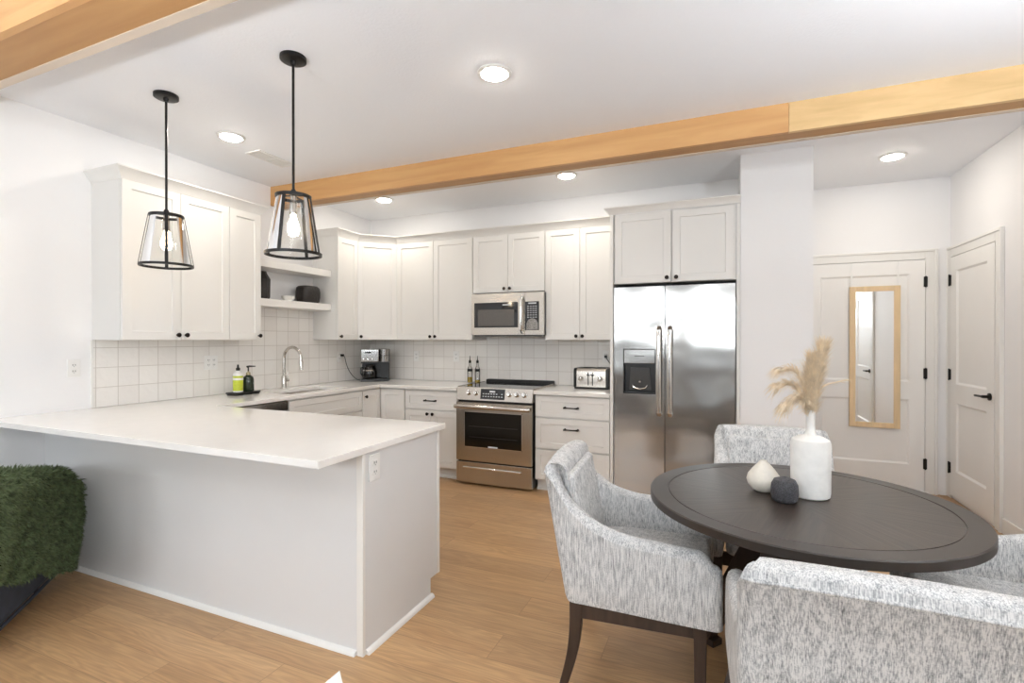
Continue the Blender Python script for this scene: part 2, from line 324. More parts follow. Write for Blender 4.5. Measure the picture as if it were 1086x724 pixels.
def window(n, horiz, a0, a1, z0, z1, p):
    mb = MB(); f = .05; P = lambda a, d, z: (a, p+d, z) if horiz else (p+d, a, z)
    def b(a, c, z, zz, d0, d1): mb.box(*P(a, d0, z), *P(c, d1, zz))
    s = 1 if not horiz else -1
    b(a0, a1, z0, z0+f, 0, .07*s); b(a0, a1, z1-f, z1, 0, .07*s); b(a0, a0+f, z0, z1, 0, .07*s); b(a1-f, a1, z0, z1, 0, .07*s); b((a0+a1)/2-.03, (a0+a1)/2+.03, z0, z1, 0, .07*s)
    w_ = struct(mb.build('window_%d' % n, 'trim'), 'white framed living room window')
    g = MB(); g.box(*P(a0+f, .03*s, z0+f), *P(a1-f, .036*s, z1-f)); g.build('window_pane', 'winglass', w_)
window(1, True, .8, 2.7, .6, 2.3, YR); window(2, True, 3.2, 5.1, .6, 2.3, YR); window(3, False, -2.25, -.15, .1, 2.2, XR)

# beams: front board, soffit, back board under the ceiling
def ceiling_beam(y0, y1, z0, label, seam=None):
    r = thing('ceiling_beam', label, 'beam', (0, y0, CEIL)); r['kind'] = 'structure'; o = (0, y0, CEIL)
    g = .003
    if seam:
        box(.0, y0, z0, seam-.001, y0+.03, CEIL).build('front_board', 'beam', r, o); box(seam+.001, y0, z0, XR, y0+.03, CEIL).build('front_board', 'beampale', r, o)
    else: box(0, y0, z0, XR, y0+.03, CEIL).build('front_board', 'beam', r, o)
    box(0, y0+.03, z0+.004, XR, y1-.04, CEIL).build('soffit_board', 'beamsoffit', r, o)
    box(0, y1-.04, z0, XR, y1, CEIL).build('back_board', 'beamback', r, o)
    return r
ceiling_beam(3.41, 3.60, 2.612, 'long exposed wooden beam across the ceiling, crossing above the range', 4.253)
ceiling_beam(1.06, 1.30, 2.612, 'wooden ceiling beam nearest the peninsula, above and before the pendants')

# baseboards, casings, doors
struct(box(XR-.014, 3.09, 0, XR, 4.575, .11).build('baseboard_right', 'trim', bevel=(.004, 2)), 'white baseboard along the right wall')
struct(box(0, -2.5, 0, .014, 1.7, .11).build('baseboard_left', 'trim', bevel=(.004, 2)), 'white baseboard along the left wall')
struct(box(4.50, YH-.014, 0, 4.53, YH, .11).build('baseboard_hall', 'trim'), 'white baseboard beside the door with the mirror')
def casing(n, T, w_, h, label):   # opening 0..w in local x, front -Y
    c = .085; mb = MB(T)
    for a in ((-c, 0, 0, h+c), (w_, w_+c, 0, h+c), (0, w_, h, h+c)):
        mb.box(a[0], -.018, a[2], a[1], 0, a[3])
    e = .018
    mb.box(-c-.004, -.026, 0, -c+e, 0, h+c+.004).box(w_+c-e, -.026, 0, w_+c+.004, 0, h+c+.004).box(-c+e, -.026, h+c-e, w_+c-e, 0, h+c+.004)
    struct(mb.build('trim_%d' % n, 'trim', bevel=(.003, 2)), label)
def interior_door(n, T, w_, h, label, handle_x, hinge_x, lever):
    mb = MB(T); x0, x1, z0, z1 = .004, w_-.004, .03, h-.006
    # two-panel slab: stiles, rails and recessed panels in one mesh
    pans = [(.115, w_-.115, .25, .83), (.115, w_-.115, .99, h-.125)]
    xs = [x0, .115, w_-.115, x1]; zs = [z0, .25, .83, .99, h-.125, z1]; yf, yp = .0, .012
    for i in range(3):
        for j in range(5):
            if i == 1 and j in (1, 3):
                a, b, c, d = xs[i], xs[i+1], zs[j], zs[j+1]; q = .016
                mb.add([(a, yf, c), (b, yf, c), (b, yf, d), (a, yf, d), (a+q, yp, c+q), (b-q, yp, c+q), (b-q, yp, d-q), (a+q, yp, d-q)],
                    [(0, 1, 5, 4), (1, 2, 6, 5), (2, 3, 7, 6), (3, 0, 4, 7), (4, 5, 6, 7)])
            else: mb.add([(xs[i], yf, zs[j]), (xs[i+1], yf, zs[j]), (xs[i+1], yf, zs[j+1]), (xs[i], yf, zs[j+1])], [(0, 1, 2, 3)])
    mb.add([(x0, yf, z0), (x1, yf, z0), (x1, yf, z1), (x0, yf, z1), (x0, .035, z0), (x1, .035, z0), (x1, .035, z1), (x0, .035, z1)],
        [(0, 1, 5, 4), (1, 2, 6, 5), (2, 3, 7, 6), (3, 0, 4, 7), (4, 5, 6, 7)])
    d = struct(mb.build('door_%d' % n, 'door', smooth=0, normals=False), label)
    for hz in (.22, 1.02, 1.83):
        MB(T).box(hinge_x-.013, -.009, hz, hinge_x+.013, -.0005, hz+.09).lathe([(.006, hz-.005), (.006, hz+.095)], (hinge_x, -.011, 0), 8).build('hinge', 'black', d)
    if lever:
        s = lever; hx = handle_x
        MB(T).lathe([(.027, .001), (.027, .010), (.011, .014), (.011, .05), (0, .052)], (hx, 0, .945), 16, '-y').tube([(hx, -.046, .945), (hx+s*.03, -.048, .945), (hx+s*.115, -.046, .943)], .0085, 8).build('handle', 'black', d)
    return d
# the hall door (hinged right) sits in front of a shallow jamb; the closet door sits on the right wall
T1 = TR(4.622, YH-.02, 0); casing(1, TR(4.622, YH, 0), .916, 2.075, 'white casing around the door with the mirror')
interior_door(1, T1, .916, 2.075, 'white two-panel door with a narrow mirror hung on it', 0, .914, 0)
T2 = TR(XR-.02, 5.43, 0) @ RZ(-pi/2); casing(2, TR(XR, 5.43, 0) @ RZ(-pi/2), .76, 2.075, 'white casing around the closet door')
interior_door(2, T2, .76, 2.075, 'white two-panel closet door with black lever in the right wall', .70, .003, -1)
D3 = 3.0
T3 = TR(XR-.02, D3, 0) @ RZ(-pi/2); casing(4, TR(XR, D3, 0) @ RZ(-pi/2), .86, 2.075, 'white casing around the entry door seen in the mirror')
interior_door(3, T3, .86, 2.075, 'white two-panel entry door in the right wall, seen in the mirror', .06, .857, 1)
struct(box(4.6, YH-.05, 0, 5.56, YH, .022).build('trim_3', 'trim'), 'white threshold below the door with the mirror')

# ------------------------------------------------------------------ backsplash
mb = MB().box(0, 1.98, .907, .008, YB-.008, 1.361).box(0, 3.035, 1.361, .008, 3.928, 1.656)
o = mb.build('backsplash_left', 'tile_left', smooth=0); struct(o, 'square glossy white tile behind the sink')
mb = MB().box(0, YB-.008, .907, 3.005, YB, 1.361).box(1.545, YB-.008, 1.361, 2.325, YB, 1.42).box(1.545, YB-.008, .7, 2.325, YB, .907)
struct(mb.build('backsplash_back', 'tile_back', smooth=0), 'square glossy white tile behind range and toaster')
struct(box(0, 1.968, .907, .011, 1.98, 1.361).build('trim_4', 'trim'), 'white edge strip ending the tile behind the sink')

# ------------------------------------------------------------------ cabinets (local frame: front faces -Y, x along the width)
def knob(T, x, z, parent):
    return MB(T).lathe([(.007, 0), (.006, .012), (.009, .016), (.0155, .020), (.0165, .026), (.012, .031), (0, .032)], (x, -.021, z), 14, '-y').build('knob', 'bronze', parent)
def pull(T, x, z, parent, L=.115):
    m = MB(T)
    for sx in (-1, 1): m.lathe([(.011, 0), (.009, .006), (.0065, .012), (.0065, .026)], (x+sx*L/2, -.021, z), 10, '-y')
    m.tube([(x-L/2-.008, -.047, z), (x-L*.25, -.048, z), (x+L*.25, -.048, z), (x+L/2+.008, -.047, z)], [.0085, .0055, .0055, .0085], 8)
    return m.build('pull_handle', 'bronze', parent)
def fronts(T, r, items, m='cab'):
    for it in items:
        k, x0, x1, z0, z1 = it[:5]
        d = MB(T).shaker(x0, x1, z0, z1, -.001, rail=.057 if k == 'door' else .05).build(k, m, r, smooth=0)
        if len(it) > 5 and it[5]:
            if it[5][0] == 'k': knob(T, it[5][1], it[5][2], d)
            else: pull(T, it[5][1], it[5][2], d)
def cabinet(name, label, loc, rz, w_, d, z0, z1, items, kick=False, group=None, hollow=False):
    r = thing(name, label, 'cabinet', (loc[0], loc[1], 0), rz, group)
    m = MB().box(0, 0, z0, w_, d, z1) if not hollow else MB().box(0, 0, z0, w_, d, .69).box(0, 0, .69, w_, .02, z1).box(0, .02, .69, .02, d, z1).box(w_-.02, .02, .69, w_, d, z1)
    m.build('body', 'cab', r, smooth=0)
    if kick: MB().box(0, .055, 0, w_, d, z0).box(0, .04, 0, w_, .055, .018).build('toe_kick', 'cab', r, smooth=0)
    fronts(Matrix(), r, items)
    return r
UB, UT = 1.362, 2.407
G = 'wall cabinets'; GB = 'base cabinets'; g = .0015
def pair(w_, z0, z1, kz, e=.003):
    c = w_/2; return [('door', e, c-g, z0, z1, ('k', c-.03, kz)), ('door', c+g, w_-e, z0, z1, ('k', c+.03, kz))]
kz = UB+.035
cabinet('wall_cabinet', 'white double-door wall cabinet at the open end of the sink wall, behind the hanging pendant', (.305, 1.977), pi/2, .764, .305, UB, UT, pair(.764, UB, UT, kz), group=G)
cabinet('wall_cabinet', 'narrow white single-door wall cabinet just left of the floating shelves', (.305, 2.741), pi/2, .29, .305, UB, UT, [('door', .002, .287, UB, UT, ('k', .262, kz))], group=G)
cabinet('wall_cabinet', 'narrow white single-door wall cabinet just right of the floating shelves', (.305, 3.93), pi/2, .304, .305, UB, UT, [('door', .004, .301, UB, UT, ('k', .032, kz))], group=G)
# diagonal corner unit
r = thing('corner_wall_cabinet', 'white wall cabinet with one angled door across the corner above the coffee maker', 'cabinet', (.305, 4.235, 0), pi/4, G)
Ti = RZ(-pi/4) @ TR(-.305, -4.235)
MB(Ti).prism([(0, 4.236), (.305, 4.236), (.609, 4.54), (.609, YB), (0, YB)], UB, UT).build('body', 'cab', r, smooth=0)
fronts(Matrix(), r, [('door', .012, .419, UB, UT, ('k', .042, kz))])
cabinet('wall_cabinet', 'tall white double-door wall cabinet between the corner unit and the microwave', (.611, 4.54), 0, .929, .305, UB, UT, pair(.929, UB, UT, kz), group=G)
cabinet('wall_cabinet', 'short white double-door wall cabinet directly over the microwave', (1.542, 4.54), 0, .776, .305, 1.833, UT, pair(.776, 1.833, UT, 1.868), group=G)
cabinet('wall_cabinet', 'tall white double-door wall cabinet between microwave and fridge, above the toaster', (2.320, 4.54), 0, .683, .305, UB, UT, pair(.683, UB, UT, kz)+[], group=G)
# fridge surround: side panels and the deep cabinet over the fridge
fc = cabinet('fridge_cabinet', 'deep white double-door cabinet over the fridge', (3.04, 4.225), 0, .943, .615, 1.83, 2.414,
    [('door', .012, .462, 1.832, 2.405, ('k', .432, 1.866)), ('door', .474, .925, 1.832, 2.405, ('k', .504, 1.866))])
fo = (3.04, 4.225, 0)
box(3.012, 4.20, 0, 3.038, YB-.001, 2.414).build('side_panel', 'cab', fc, fo, bevel=(.001, 1))
box(3.985, 4.215, 0, 4.011, 4.80, 2.414).build('side_panel', 'cab', fc, fo, bevel=(.001, 1))
# crown mouldings: profile swept with mitres
def crown(path, label, z=2.405, h=.072, out=.05):
    prof = [(0, 0), (.004, 0), (.006, .008), (.022, .03), (out-.008, h-.014), (out, h-.008), (out, h), (0, h)]
    P = [Vector((x, y)) for x, y in path]; rows = []
    for i, p in enumerate(P):
        a = (P[i]-P[i-1]).normalized() if i > 0 else None; b = (P[i+1]-P[i]).normalized() if i < len(P)-1 else None
        na = Vector((a.y, -a.x)) if a else None; nb = Vector((b.y, -b.x)) if b else None
        if na and nb: m = (na+nb).normalized(); m = m/max(.3, m.dot(na))
        else: m = na or nb
        rows.append([(p.x+m.x*o_, p.y+m.y*o_, z+hz) for o_, hz in prof])
    mb = MB(); mb.grid(rows, True); k = len(prof); mb.f.append(tuple(range(k))[::-1]); mb.f.append(tuple(len(rows)*k-k+i for i in range(k)))
    tag(mb.build('crown_molding', 'cab', smooth=30), label, 'crown molding')
e = .326
crown([(.001, 1.977), (e, 1.977), (e, 3.031), (.001, 3.031)], 'white crown molding on the cabinets left of the floating shelves')
q = 4.519
crown([(.001, 3.93), (e, 3.93), (e, 4.227), (.618, q), (3.011, q)], 'white crown molding following the corner cabinets to the fridge')
crown([(3.011, YB-.01), (3.011, 4.2), (4.012, 4.2)], 'white crown molding over the fridge cabinet', z=2.412, h=.055, out=.045)

# base cabinets
BZ0, BZ1 = .1, .874
r = cabinet('sink_base_cabinet', 'white base cabinet under the sink with long false drawer front', (.61, 3.035), pi/2, .9, .60, BZ0, BZ1,
    [('drawer', .003, .897, .675, .858), ('door', .003, .4485, .113, .662, ('k', .42, .63)), ('door', .4515, .897, .113, .662, ('k', .48, .63))], True, GB, True)
r = thing('corner_base_cabinet', 'white corner base cabinet with two doors meeting under the coffee maker', 'cabinet', (.61, 4.235, 0), 0, GB)
Ti = TR(-.61, -4.235)
MB(Ti).prism([(.01, 3.937), (.61, 3.937), (.61, 4.235), (.925, 4.235), (.925, YB-.01), (.01, YB-.01)], BZ0, BZ1).build('body', 'cab', r, smooth=0)
MB(Ti).prism([(.01, 3.94), (.555, 3.94), (.555, 4.29), (.925, 4.29), (.925, YB-.01), (.01, YB-.01)], 0, BZ0).build('toe_kick', 'cab', r, smooth=0)
fronts(TR(0, -.296) @ RZ(pi/2), r, [('door', .002, .272, .113, .858, ('k', .032, .80))])
fronts(Matrix(), r, [('door', .024, .312, .113, .858)])
cabinet('base_cabinet', 'white base cabinet with one drawer over two doors, left of the range', (.929, 4.235), 0, .612, .60, BZ0, BZ1,
    [('drawer', .006, .606, .675, .858, ('p', .306, .763)), ('door', .006, .3045, .113, .662, ('k', .276, .632)), ('door', .3075, .606, .113, .662, ('k', .336, .632))], True, GB)
cabinet('drawer_cabinet', 'white three-drawer base cabinet below the toaster, right of the range', (2.33, 4.235), 0, .679, .60, BZ0, BZ1,
    [('drawer', .004, .674, .675, .862, ('p', .34, .766)), ('drawer', .004, .674, .393, .662, ('p', .34, .575)), ('drawer', .004, .674, .110, .380, ('p', .34, .29))], True, GB)
# peninsula
PX = 2.465; PY0, PY1 = 1.722, 2.325
r = thing('peninsula', 'white panelled peninsula cabinet with wide overhanging quartz top', 'peninsula', (0, PY0, 0)); o = (0, PY0, 0)
box(.002, PY0+.012, .1, PX-.02, PY1, .874).build('body', 'cab', r, o, smooth=0)
box(.002, PY0+.012, 0, PX-.02, PY1-.06, .1).build('toe_kick', 'cab', r, o, smooth=0)
box(.002, PY0, 0, PX-.03, PY0+.012, .875).build('back_panel', 'pen', r, o, smooth=0)
MB(Matrix()).add([(PX-.02, PY0+.012, 0), (PX-.02, PY1-.065, 0), (PX-.02, PY1-.065, .1), (PX-.02, PY1+.0, .1), (PX-.02, PY1, .875), (PX-.02, PY0+.012, .875),
    (PX, PY0+.012, 0), (PX, PY1-.065, 0), (PX, PY1-.065, .1), (PX, PY1, .1), (PX, PY1, .875), (PX, PY0+.012, .875)],
    [(0, 5, 4, 3, 2, 1), (6, 7, 8, 9, 10, 11)]+[(i, (i+1) % 6, 6+(i+1) % 6, 6+i) for i in range(6)]).build('end_panel', 'pen', r, o, smooth=0)
box(PX-.03, PY0-.006, 0, PX+.004, PY0+.012, .875).build('corner_trim', 'trim', r, o, bevel=(.002, 2))
box(PX-.02, PY1, .1, PX+.004, PY1+.022, .875).build('corner_trim', 'trim', r, o, bevel=(.002, 2))
mk = lambda n: [(0, 0)]+[(.02*cos(a), .02*sin(a)) for a in [pi/2*k/n for k in range(n+1)]]
mb = MB(); qs = mk(5)
mb.grid([[(x, PY0-a, b) for a, b in qs] for x in (.002, PX-.033)], True)
mb.f += [tuple(range(7)), tuple(range(7, 14))]
mb.build('shoe_molding', 'trim', r, o)
mb = MB(); mb.grid([[(PX+a, y, b) for a, b in qs] for y in (PY0+.016, PY1-.055)], True); mb.f += [tuple(range(7)), tuple(range(7, 14))]
mb.build('shoe_molding', 'trim', r, o)
Tp = TR(PX-.03, PY1+.0-PY0) @ RZ(pi)
for k in range(3):
    x0 = .01+k*.57; kd = MB(Tp).shaker(x0+.002, x0+.566, .113, .662, -.001).build('door', 'cab', r, smooth=0); knob(Tp, x0+.52, .63, kd)
    kd = MB(Tp).shaker(x0+.002, x0+.566, .675, .858, -.001, rail=.05).build('drawer', 'cab', r, smooth=0); pull(Tp, x0+.284, .765, kd)

# worktops
CT0, CT1 = .8755, .906
def slab(rects, holes, name, label, z0=CT0, z1=CT1):
    xs = sorted({v for r_ in rects+holes for v in (r_[0], r_[2])}); ys = sorted({v for r_ in rects+holes for v in (r_[1], r_[3])})
    ins = lambda x, y: any(a < x < c and b < y < d for a, b, c, d in rects) and not any(a < x < c and b < y < d for a, b, c, d in holes)
    bm = bmesh.new(); vm = {}
    def V(x, y):
        if (x, y) not in vm: vm[(x, y)] = bm.verts.new((x, y, z1))
        return vm[(x, y)]
    for x0, x1 in zip(xs, xs[1:]):
        for y0, y1 in zip(ys, ys[1:]):
            if ins((x0+x1)/2, (y0+y1)/2): bm.faces.new([V(x0, y0), V(x1, y0), V(x1, y1), V(x0, y1)])
    ex = bmesh.ops.extrude_face_region(bm, geom=bm.faces[:]); 
    for v in ex['geom']:
        if isinstance(v, bmesh.types.BMVert): v.co.z = z0
    bmesh.ops.dissolve_limit(bm, angle_limit=.01, verts=bm.verts, edges=bm.edges)
    bmesh.ops.recalc_face_normals(bm, faces=bm.faces)
    me = bpy.data.meshes.new(name); bm.to_mesh(me); bm.free(); me.materials.append(M['quartz'])
    ob = bpy.data.objects.new(name, me); COL.objects.link(ob)
    bv = ob.modifiers.new('bevel', 'BEVEL'); bv.width = .002; bv.segments = 2; bv.limit_method = 'ANGLE'
    tag(ob, label, 'countertop'); return ob
SK = (.20, 3.13, .56, 3.80)
slab([(.001, 1.445, 2.484, 2.383), (.001, 2.383, .65, YB-.009), (.65, 4.178, 1.543, YB-.009)], [SK], 'countertop', 'long white quartz countertop running from the peninsula past the sink to the range')
slab([(2.328, 4.178, 3.010, YB-.009)], [], 'countertop', 'short white quartz countertop under the toaster beside the fridge')

# ------------------------------------------------------------------ sink and faucet
r = thing('kitchen_sink', 'undermount stainless sink set into the quartz under the faucet', 'sink', ((SK[0]+SK[2])/2, (SK[1]+SK[3])/2, .70)); o = tuple(r.location)
x0, y0, x1, y1 = SK; t = .004; zb = .715; mb = MB()
mb.add([(x0, y0, .8745), (x1, y0, .8745), (x1, y1, .8745), (x0, y1, .8745), (x0+.015, y0+.015, zb), (x1-.015, y0+.015, zb), (x1-.015, y1-.015, zb), (x0+.015, y1-.015, zb),
    (x0-.012, y0-.012, .8745), (x1+.012, y0-.012, .8745), (x1+.012, y1+.012, .8745), (x0-.012, y1+.012, .8745)],
    [(0, 1, 5, 4), (1, 2, 6, 5), (2, 3, 7, 6), (3, 0, 4, 7), (4, 5, 6, 7), (0, 8, 9, 1), (1, 9, 10, 2), (2, 10, 11, 3), (3, 11, 8, 0)])
mb.build('basin', 'nickel', r, o, smooth=0)
MB().lathe([(.0, .003), (.03, .003), (.045, .001), (.045, 0)], ((x0+x1)/2, (y0+y1)/2, zb), 18).build('drain', 'chrome', r, o)
r = thing('kitchen_faucet', 'tall gooseneck brushed nickel faucet behind the sink', 'faucet', (.105, 3.465, CT1)); o = (0, 0, 0)
# spout arcs toward the room (+X) with the lever on the right
MB().lathe([(.028, 0), (.028, .006), (.022, .012), (.022, .11), (.016, .125), (0, .126)], n=20).build('base', 'nickel', r)
pts = [(0, 0, .11)]+[(0, 0, .11+.03*i) for i in range(1, 6)]+[(.105-.105*cos(a), 0, .28+.108*sin(a)) for a in [pi*k/14 for k in range(0, 14)]]+[(.212, 0, .255)]
MB().tube(pts, .0135, 14).build('spout', 'nickel', r)
MB().tube([(.211, 0, .27), (.213, 0, .25), (.216, 0, .18)], [.015, .017, .016], 14).build('spray_head', 'nickel', r)
MB().tube([(0, .015, .075), (0, .05, .075)], .015, 12).tube([(0, .043, .075), (0, .045, .13), (.0, .047, .15)], [.006, .0055, .005], 8).build('handle', 'nickel', r)

# ------------------------------------------------------------------ floating shelves and what stands on them
for z0, lab in ((1.995, 'upper thick white floating shelf beside the hanging pendant'), (1.656, 'lower thick white floating shelf carrying the black pot')):
    r = thing('floating_shelf', lab, 'shelf', (.001, 3.48, z0), 0, 'floating shelves by the sink')
    box(.001, 3.034, z0, .245, 3.928, z0+.065).build('shelf_board', 'trim', r, tuple(r.location), bevel=(.002, 2))
SZ = 1.7215
r = thing('black_pot', 'squat black carved pot on the lower floating shelf', 'pot', (.125, 3.74, SZ))
n = 32; rows = []
for rr, z in ((.02, 0), (.088, 0), (.095, .01), (.104, .06), (.105, .11), (.098, .15), (.082, .166), (.07, .169), (.062, .163), (.06, .12), (0.02, .11)):
    rows.append([(rr*(abs(cos(a))**.55)*(1 if cos(a) > 0 else -1)*.8, rr*(abs(sin(a))**.55)*(1 if sin(a) > 0 else -1)*1.05, z) for a in [2*pi*k/n for k in range(n)]])
mb = MB(); mb.grid(rows, True); mb.f += [tuple(range(n)), tuple((len(rows)-1)*n+k for k in range(n))]; mb.build('pot_body', 'blackwood', r)
tag(MB().lathe([(.024, 0), (.026, .004), (.054, .030), (.060, .052), (.056, .052), (.049, .030), (0, .010)], (0, 0, 0), 24).build('white_bowl', 'ceramic', o=(0, 0, 0)), 'small white bowl next to the black pot on the lower floating shelf', 'bowl').location = (.12, 3.50, SZ)
r = thing('dark_vase', 'tall dark faceted vase half hidden behind the narrow wall cabinet', 'vase', (.11, 3.215, SZ))
MB().lathe([(.06, 0), (.072, .02), (.075, .18), (.045, .232), (.04, .25), (.03, .25), (.03, .2)], n=10).build('vase_body', 'blackwood', r, smooth=20)

# ------------------------------------------------------------------ dishwasher
r = thing('dishwasher', 'stainless dishwasher under the counter between peninsula and sink', 'dishwasher', (.61, 2.425, 0), pi/2)
box(0, 0, .08, .605, .57, .868).build('body', 'gray', r, smooth=0)
box(.004, -.022, .10, .601, 0, .79).build('door', 'steel', r, bevel=(.003, 2))
box(.004, -.022, .792, .601, 0, .866).build('control_panel', 'steel', r, bevel=(.003, 2))
MB().tube([(.08, -.055, .75), (.525, -.055, .75)], .010, 10).tube([(.1, -.02, .75), (.1, -.055, .75)], .007, 8).tube([(.505, -.02, .75), (.505, -.055, .75)], .007, 8).build('handle', 'nickel', r)
box(.01, .05, 0, .595, .5, .08).build('toe_kick', 'blackplastic', r, smooth=0)

# ------------------------------------------------------------------ range
r = thing('range_oven', 'stainless slide-in electric range with glass oven door', 'range', (1.551, 4.18, 0)); W = .771
box(.004, .02, .03, W-.004, .655, .902).build('body', 'blackplastic', r, smooth=0)
for x in (.03, W-.06):
    for y in (.06, .6): box(x, y, 0, x+.03, y+.03, .03).build('foot', 'blackplastic', r)
# slanted control panel
MB().add([(0, -.012, .795), (W, -.012, .795), (W, .012, .918), (0, .012, .918), (0, .05, .795), (W, .05, .795), (W, .05, .918), (0, .05, .918)],
    [(0, 1, 2, 3), (1, 5, 6, 2), (5, 4, 7, 6), (4, 0, 3, 7), (3, 2, 6, 7), (4, 5, 1, 0)]).build('control_panel', 'steel2', r, bevel=(.002, 2))
TC = TR(0, -.0123, .795) @ Matrix.Rotation(-math.atan2(.024, .123), 4, 'X')   # plane of the panel
dp = MB(TC).box(.252, -.003, .016, .497, .002, .112).build('display', 'blackglass', r)
mk_ = MB(TC)
for cx in [.275+.027*i for i in range(8)]:
    for cz in (.038, .062): 
        if random.random() < .8: mk_.box(cx, -.0042, cz, cx+.014, -.003, cz+.007)
mk_.box(.345, -.0042, .08, .40, -.003, .096)
mk_.build('display_marks', 'display', dp)
for kx in (.124, .20, .542, .616, .690):
    MB(TC).lathe([(.026, 0), (.026, .004), (.021, .008), (.019, .026), (.016, .03), (0, .031)], (kx, 0, .070), 18, '-y').box(kx-.003, -.036, .054, kx+.003, -.028, .086).build('knob', 'chrome', r)
box(0, .012, .902, W, .60, .919).build('cooktop', 'blackglass', r, bevel=(.002, 2))
MB().box(.02, .585, .905, W+.0, .65, .948).build('rear_vent', 'blackplastic', r, bevel=(.012, 3))
sd = box(W-.003, .014, .905, W+.002, .60, .922).build('side_trim', 'steel2', r); box(-.002, .014, .905, .003, .60, .922).build('side_trim', 'steel2', r)
d = MB(); zt, zb_ = .776, .228; wx0, wx1, wz0, wz1 = .087, .678, .355, .692
for a in ((.004, wx0, zb_, zt), (wx1, W-.004, zb_, zt), (wx0, wx1, zb_, wz0), (wx0, wx1, wz1, zt)): d.box(a[0], -.02, a[2], a[1], .018, a[3])
d = d.build('oven_door', 'steel2', r, smooth=0)
MB().box(wx0, -.014, wz0, wx1, .012, wz1).build('window', 'ovenglass', d)
fr = MB()
for a in ((wx0, wx1, wz0, wz0+.006), (wx0, wx1, wz1-.006, wz1), (wx0, wx0+.006, wz0, wz1), (wx1-.006, wx1, wz0, wz1)): fr.box(a[0], -.0215, a[2], a[1], -.013, a[3])
fr.build('window_trim', 'chrome', d)
rk = MB()
for z in (.45, .55): rk.box(wx0+.05, -.0145, z, wx1-.05, -.0138, z+.003)
rk.build('oven_rack', 'gray', d)
MB().box(.335, -.0155, .362, .430, -.0135, .374).build('badge', 'display', d)
MB().tube([(.008, -.062, .738), (.02, -.066, .738), (W-.02, -.066, .738), (W-.008, -.062, .738)], .017, 14, flat=(.8, 1.1)).box(.02, -.06, .73, .05, -.018, .747).box(W-.05, -.06, .73, W-.02, -.018, .747).build('handle', 'nickel', d)
dr = box(.004, -.02, .02, W-.004, .018, .214).build('drawer', 'steel2', r, bevel=(.003, 2))
box(.075, -.032, .150, .668, -.019, .172).build('handle', 'chrome', dr, bevel=(.006, 3))

# ------------------------------------------------------------------ microwave
r = thing('microwave', 'stainless over-the-range microwave hung under the short wall cabinet', 'microwave', (1.567, 4.445, 1.41)); W = .765; H = .408
box(0, .022, 0, W, .392, H).build('body', 'blackplastic', r, smooth=0)
dd = MB()
for a in ((0, .032, 0, H), (.505, .575, 0, H), (.032, .505, 0, .072), (.032, .505, .318, H)): dd.box(a[0], 0, a[2], a[1], .022, a[3])
dd = dd.build('door', 'steel2', r, smooth=0)
box(.032, .004, .072, .505, .02, .318).build('window', 'blackglass', dd)
box(.072, .0025, .088, .462, .0045, .250).build('window_screen', 'mwglass', dd)
box(.34, .002, .288, .43, .004, .298).build('badge', 'display', dd)
MB().tube([(.548, -.008, .018), (.548, -.04, .05), (.548, -.046, .20), (.548, -.04, .335), (.548, -.008, .368)], .013, 12, flat=(1.1, .7)).build('handle', 'chrome', dd)
cp = MB().box(.578, 0, 0, W-.045, .022, .045).box(.578, 0, .318, W-.045, .022, H).box(W-.045, 0, 0, W, .022, H).build('control_panel', 'steel2', r, smooth=0)
kp = box(.578, .003, .045, W-.045, .02, .318).build('keypad', 'blackglass', r)
mk_ = MB()
for i in range(4):
    for j in range(6): mk_.box(.600+i*.027, .002, .165+j*.021, .614+i*.027, .0035, .171+j*.021)
mk_.box(.61, .002, .296, .69, .0035, .308)
mk_.build('key_marks', 'display', kp)
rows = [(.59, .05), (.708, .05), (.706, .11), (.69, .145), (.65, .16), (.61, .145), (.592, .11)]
MB().add([(x, .0012, z) for x, z in rows]+[(x, .003, z) for x, z in rows], [tuple(range(7)), tuple(range(7, 14))]+[(i, (i+1) % 7, 7+(i+1) % 7, 7+i) for i in range(7)]).build('keypad_reflection', mat('speckled_reflection', sl(150, 148, 145), .5, noise=(V3(170), .9, 1)), kp)  # pale speckled patch painted in as the tweed chair's reflection
box(.02, .03, -.012, W-.02, .36, 0).build('vent_grille', 'gray', r)

# ------------------------------------------------------------------ fridge
r = thing('refrigerator', 'stainless side-by-side fridge with ice and water dispenser', 'refrigerator', (3.044, 4.20, 0)); W = .936
box(.008, .06, .02, W-.008, .63, 1.785).build('body', 'gray', r, smooth=0)
sx = .413
def fdoor(x0, x1, hole=None):
    m = MB()
    if hole:
        a, b, c, d_ = hole
        for q_ in ((x0, a, .06, 1.80), (b, x1, .06, 1.80), (a, b, .06, c), (a, b, d_, 1.80)): m.box(q_[0], 0, q_[2], q_[1], .055, q_[3])
    else: m.box(x0, 0, .06, x1, .055, 1.80)
    return m.build('door', 'steel', r, smooth=0)
dl = fdoor(.003, sx-.003, (.078, .340, .918, 1.288)); drr = fdoor(sx+.003, W-.003)
box(.082, .004, 1.168, .336, .05, 1.284).build('control_panel', 'steel', dl, bevel=(.003, 2))
box(.170, .002, 1.226, .250, .005, 1.232).build('badge', 'gray', dl)
c = MB(); c.box(.078, .045, .918, .34, .055, 1.168)
c.box(.078, .0, .918, .084, .05, 1.168).box(.334, .0, .918, .34, .05, 1.168).box(.084, .0, .918, .334, .05, .926).box(.084, .004, 1.15, .334, .05, 1.168)
c.build('dispenser_recess', 'blackplastic', dl, smooth=0)
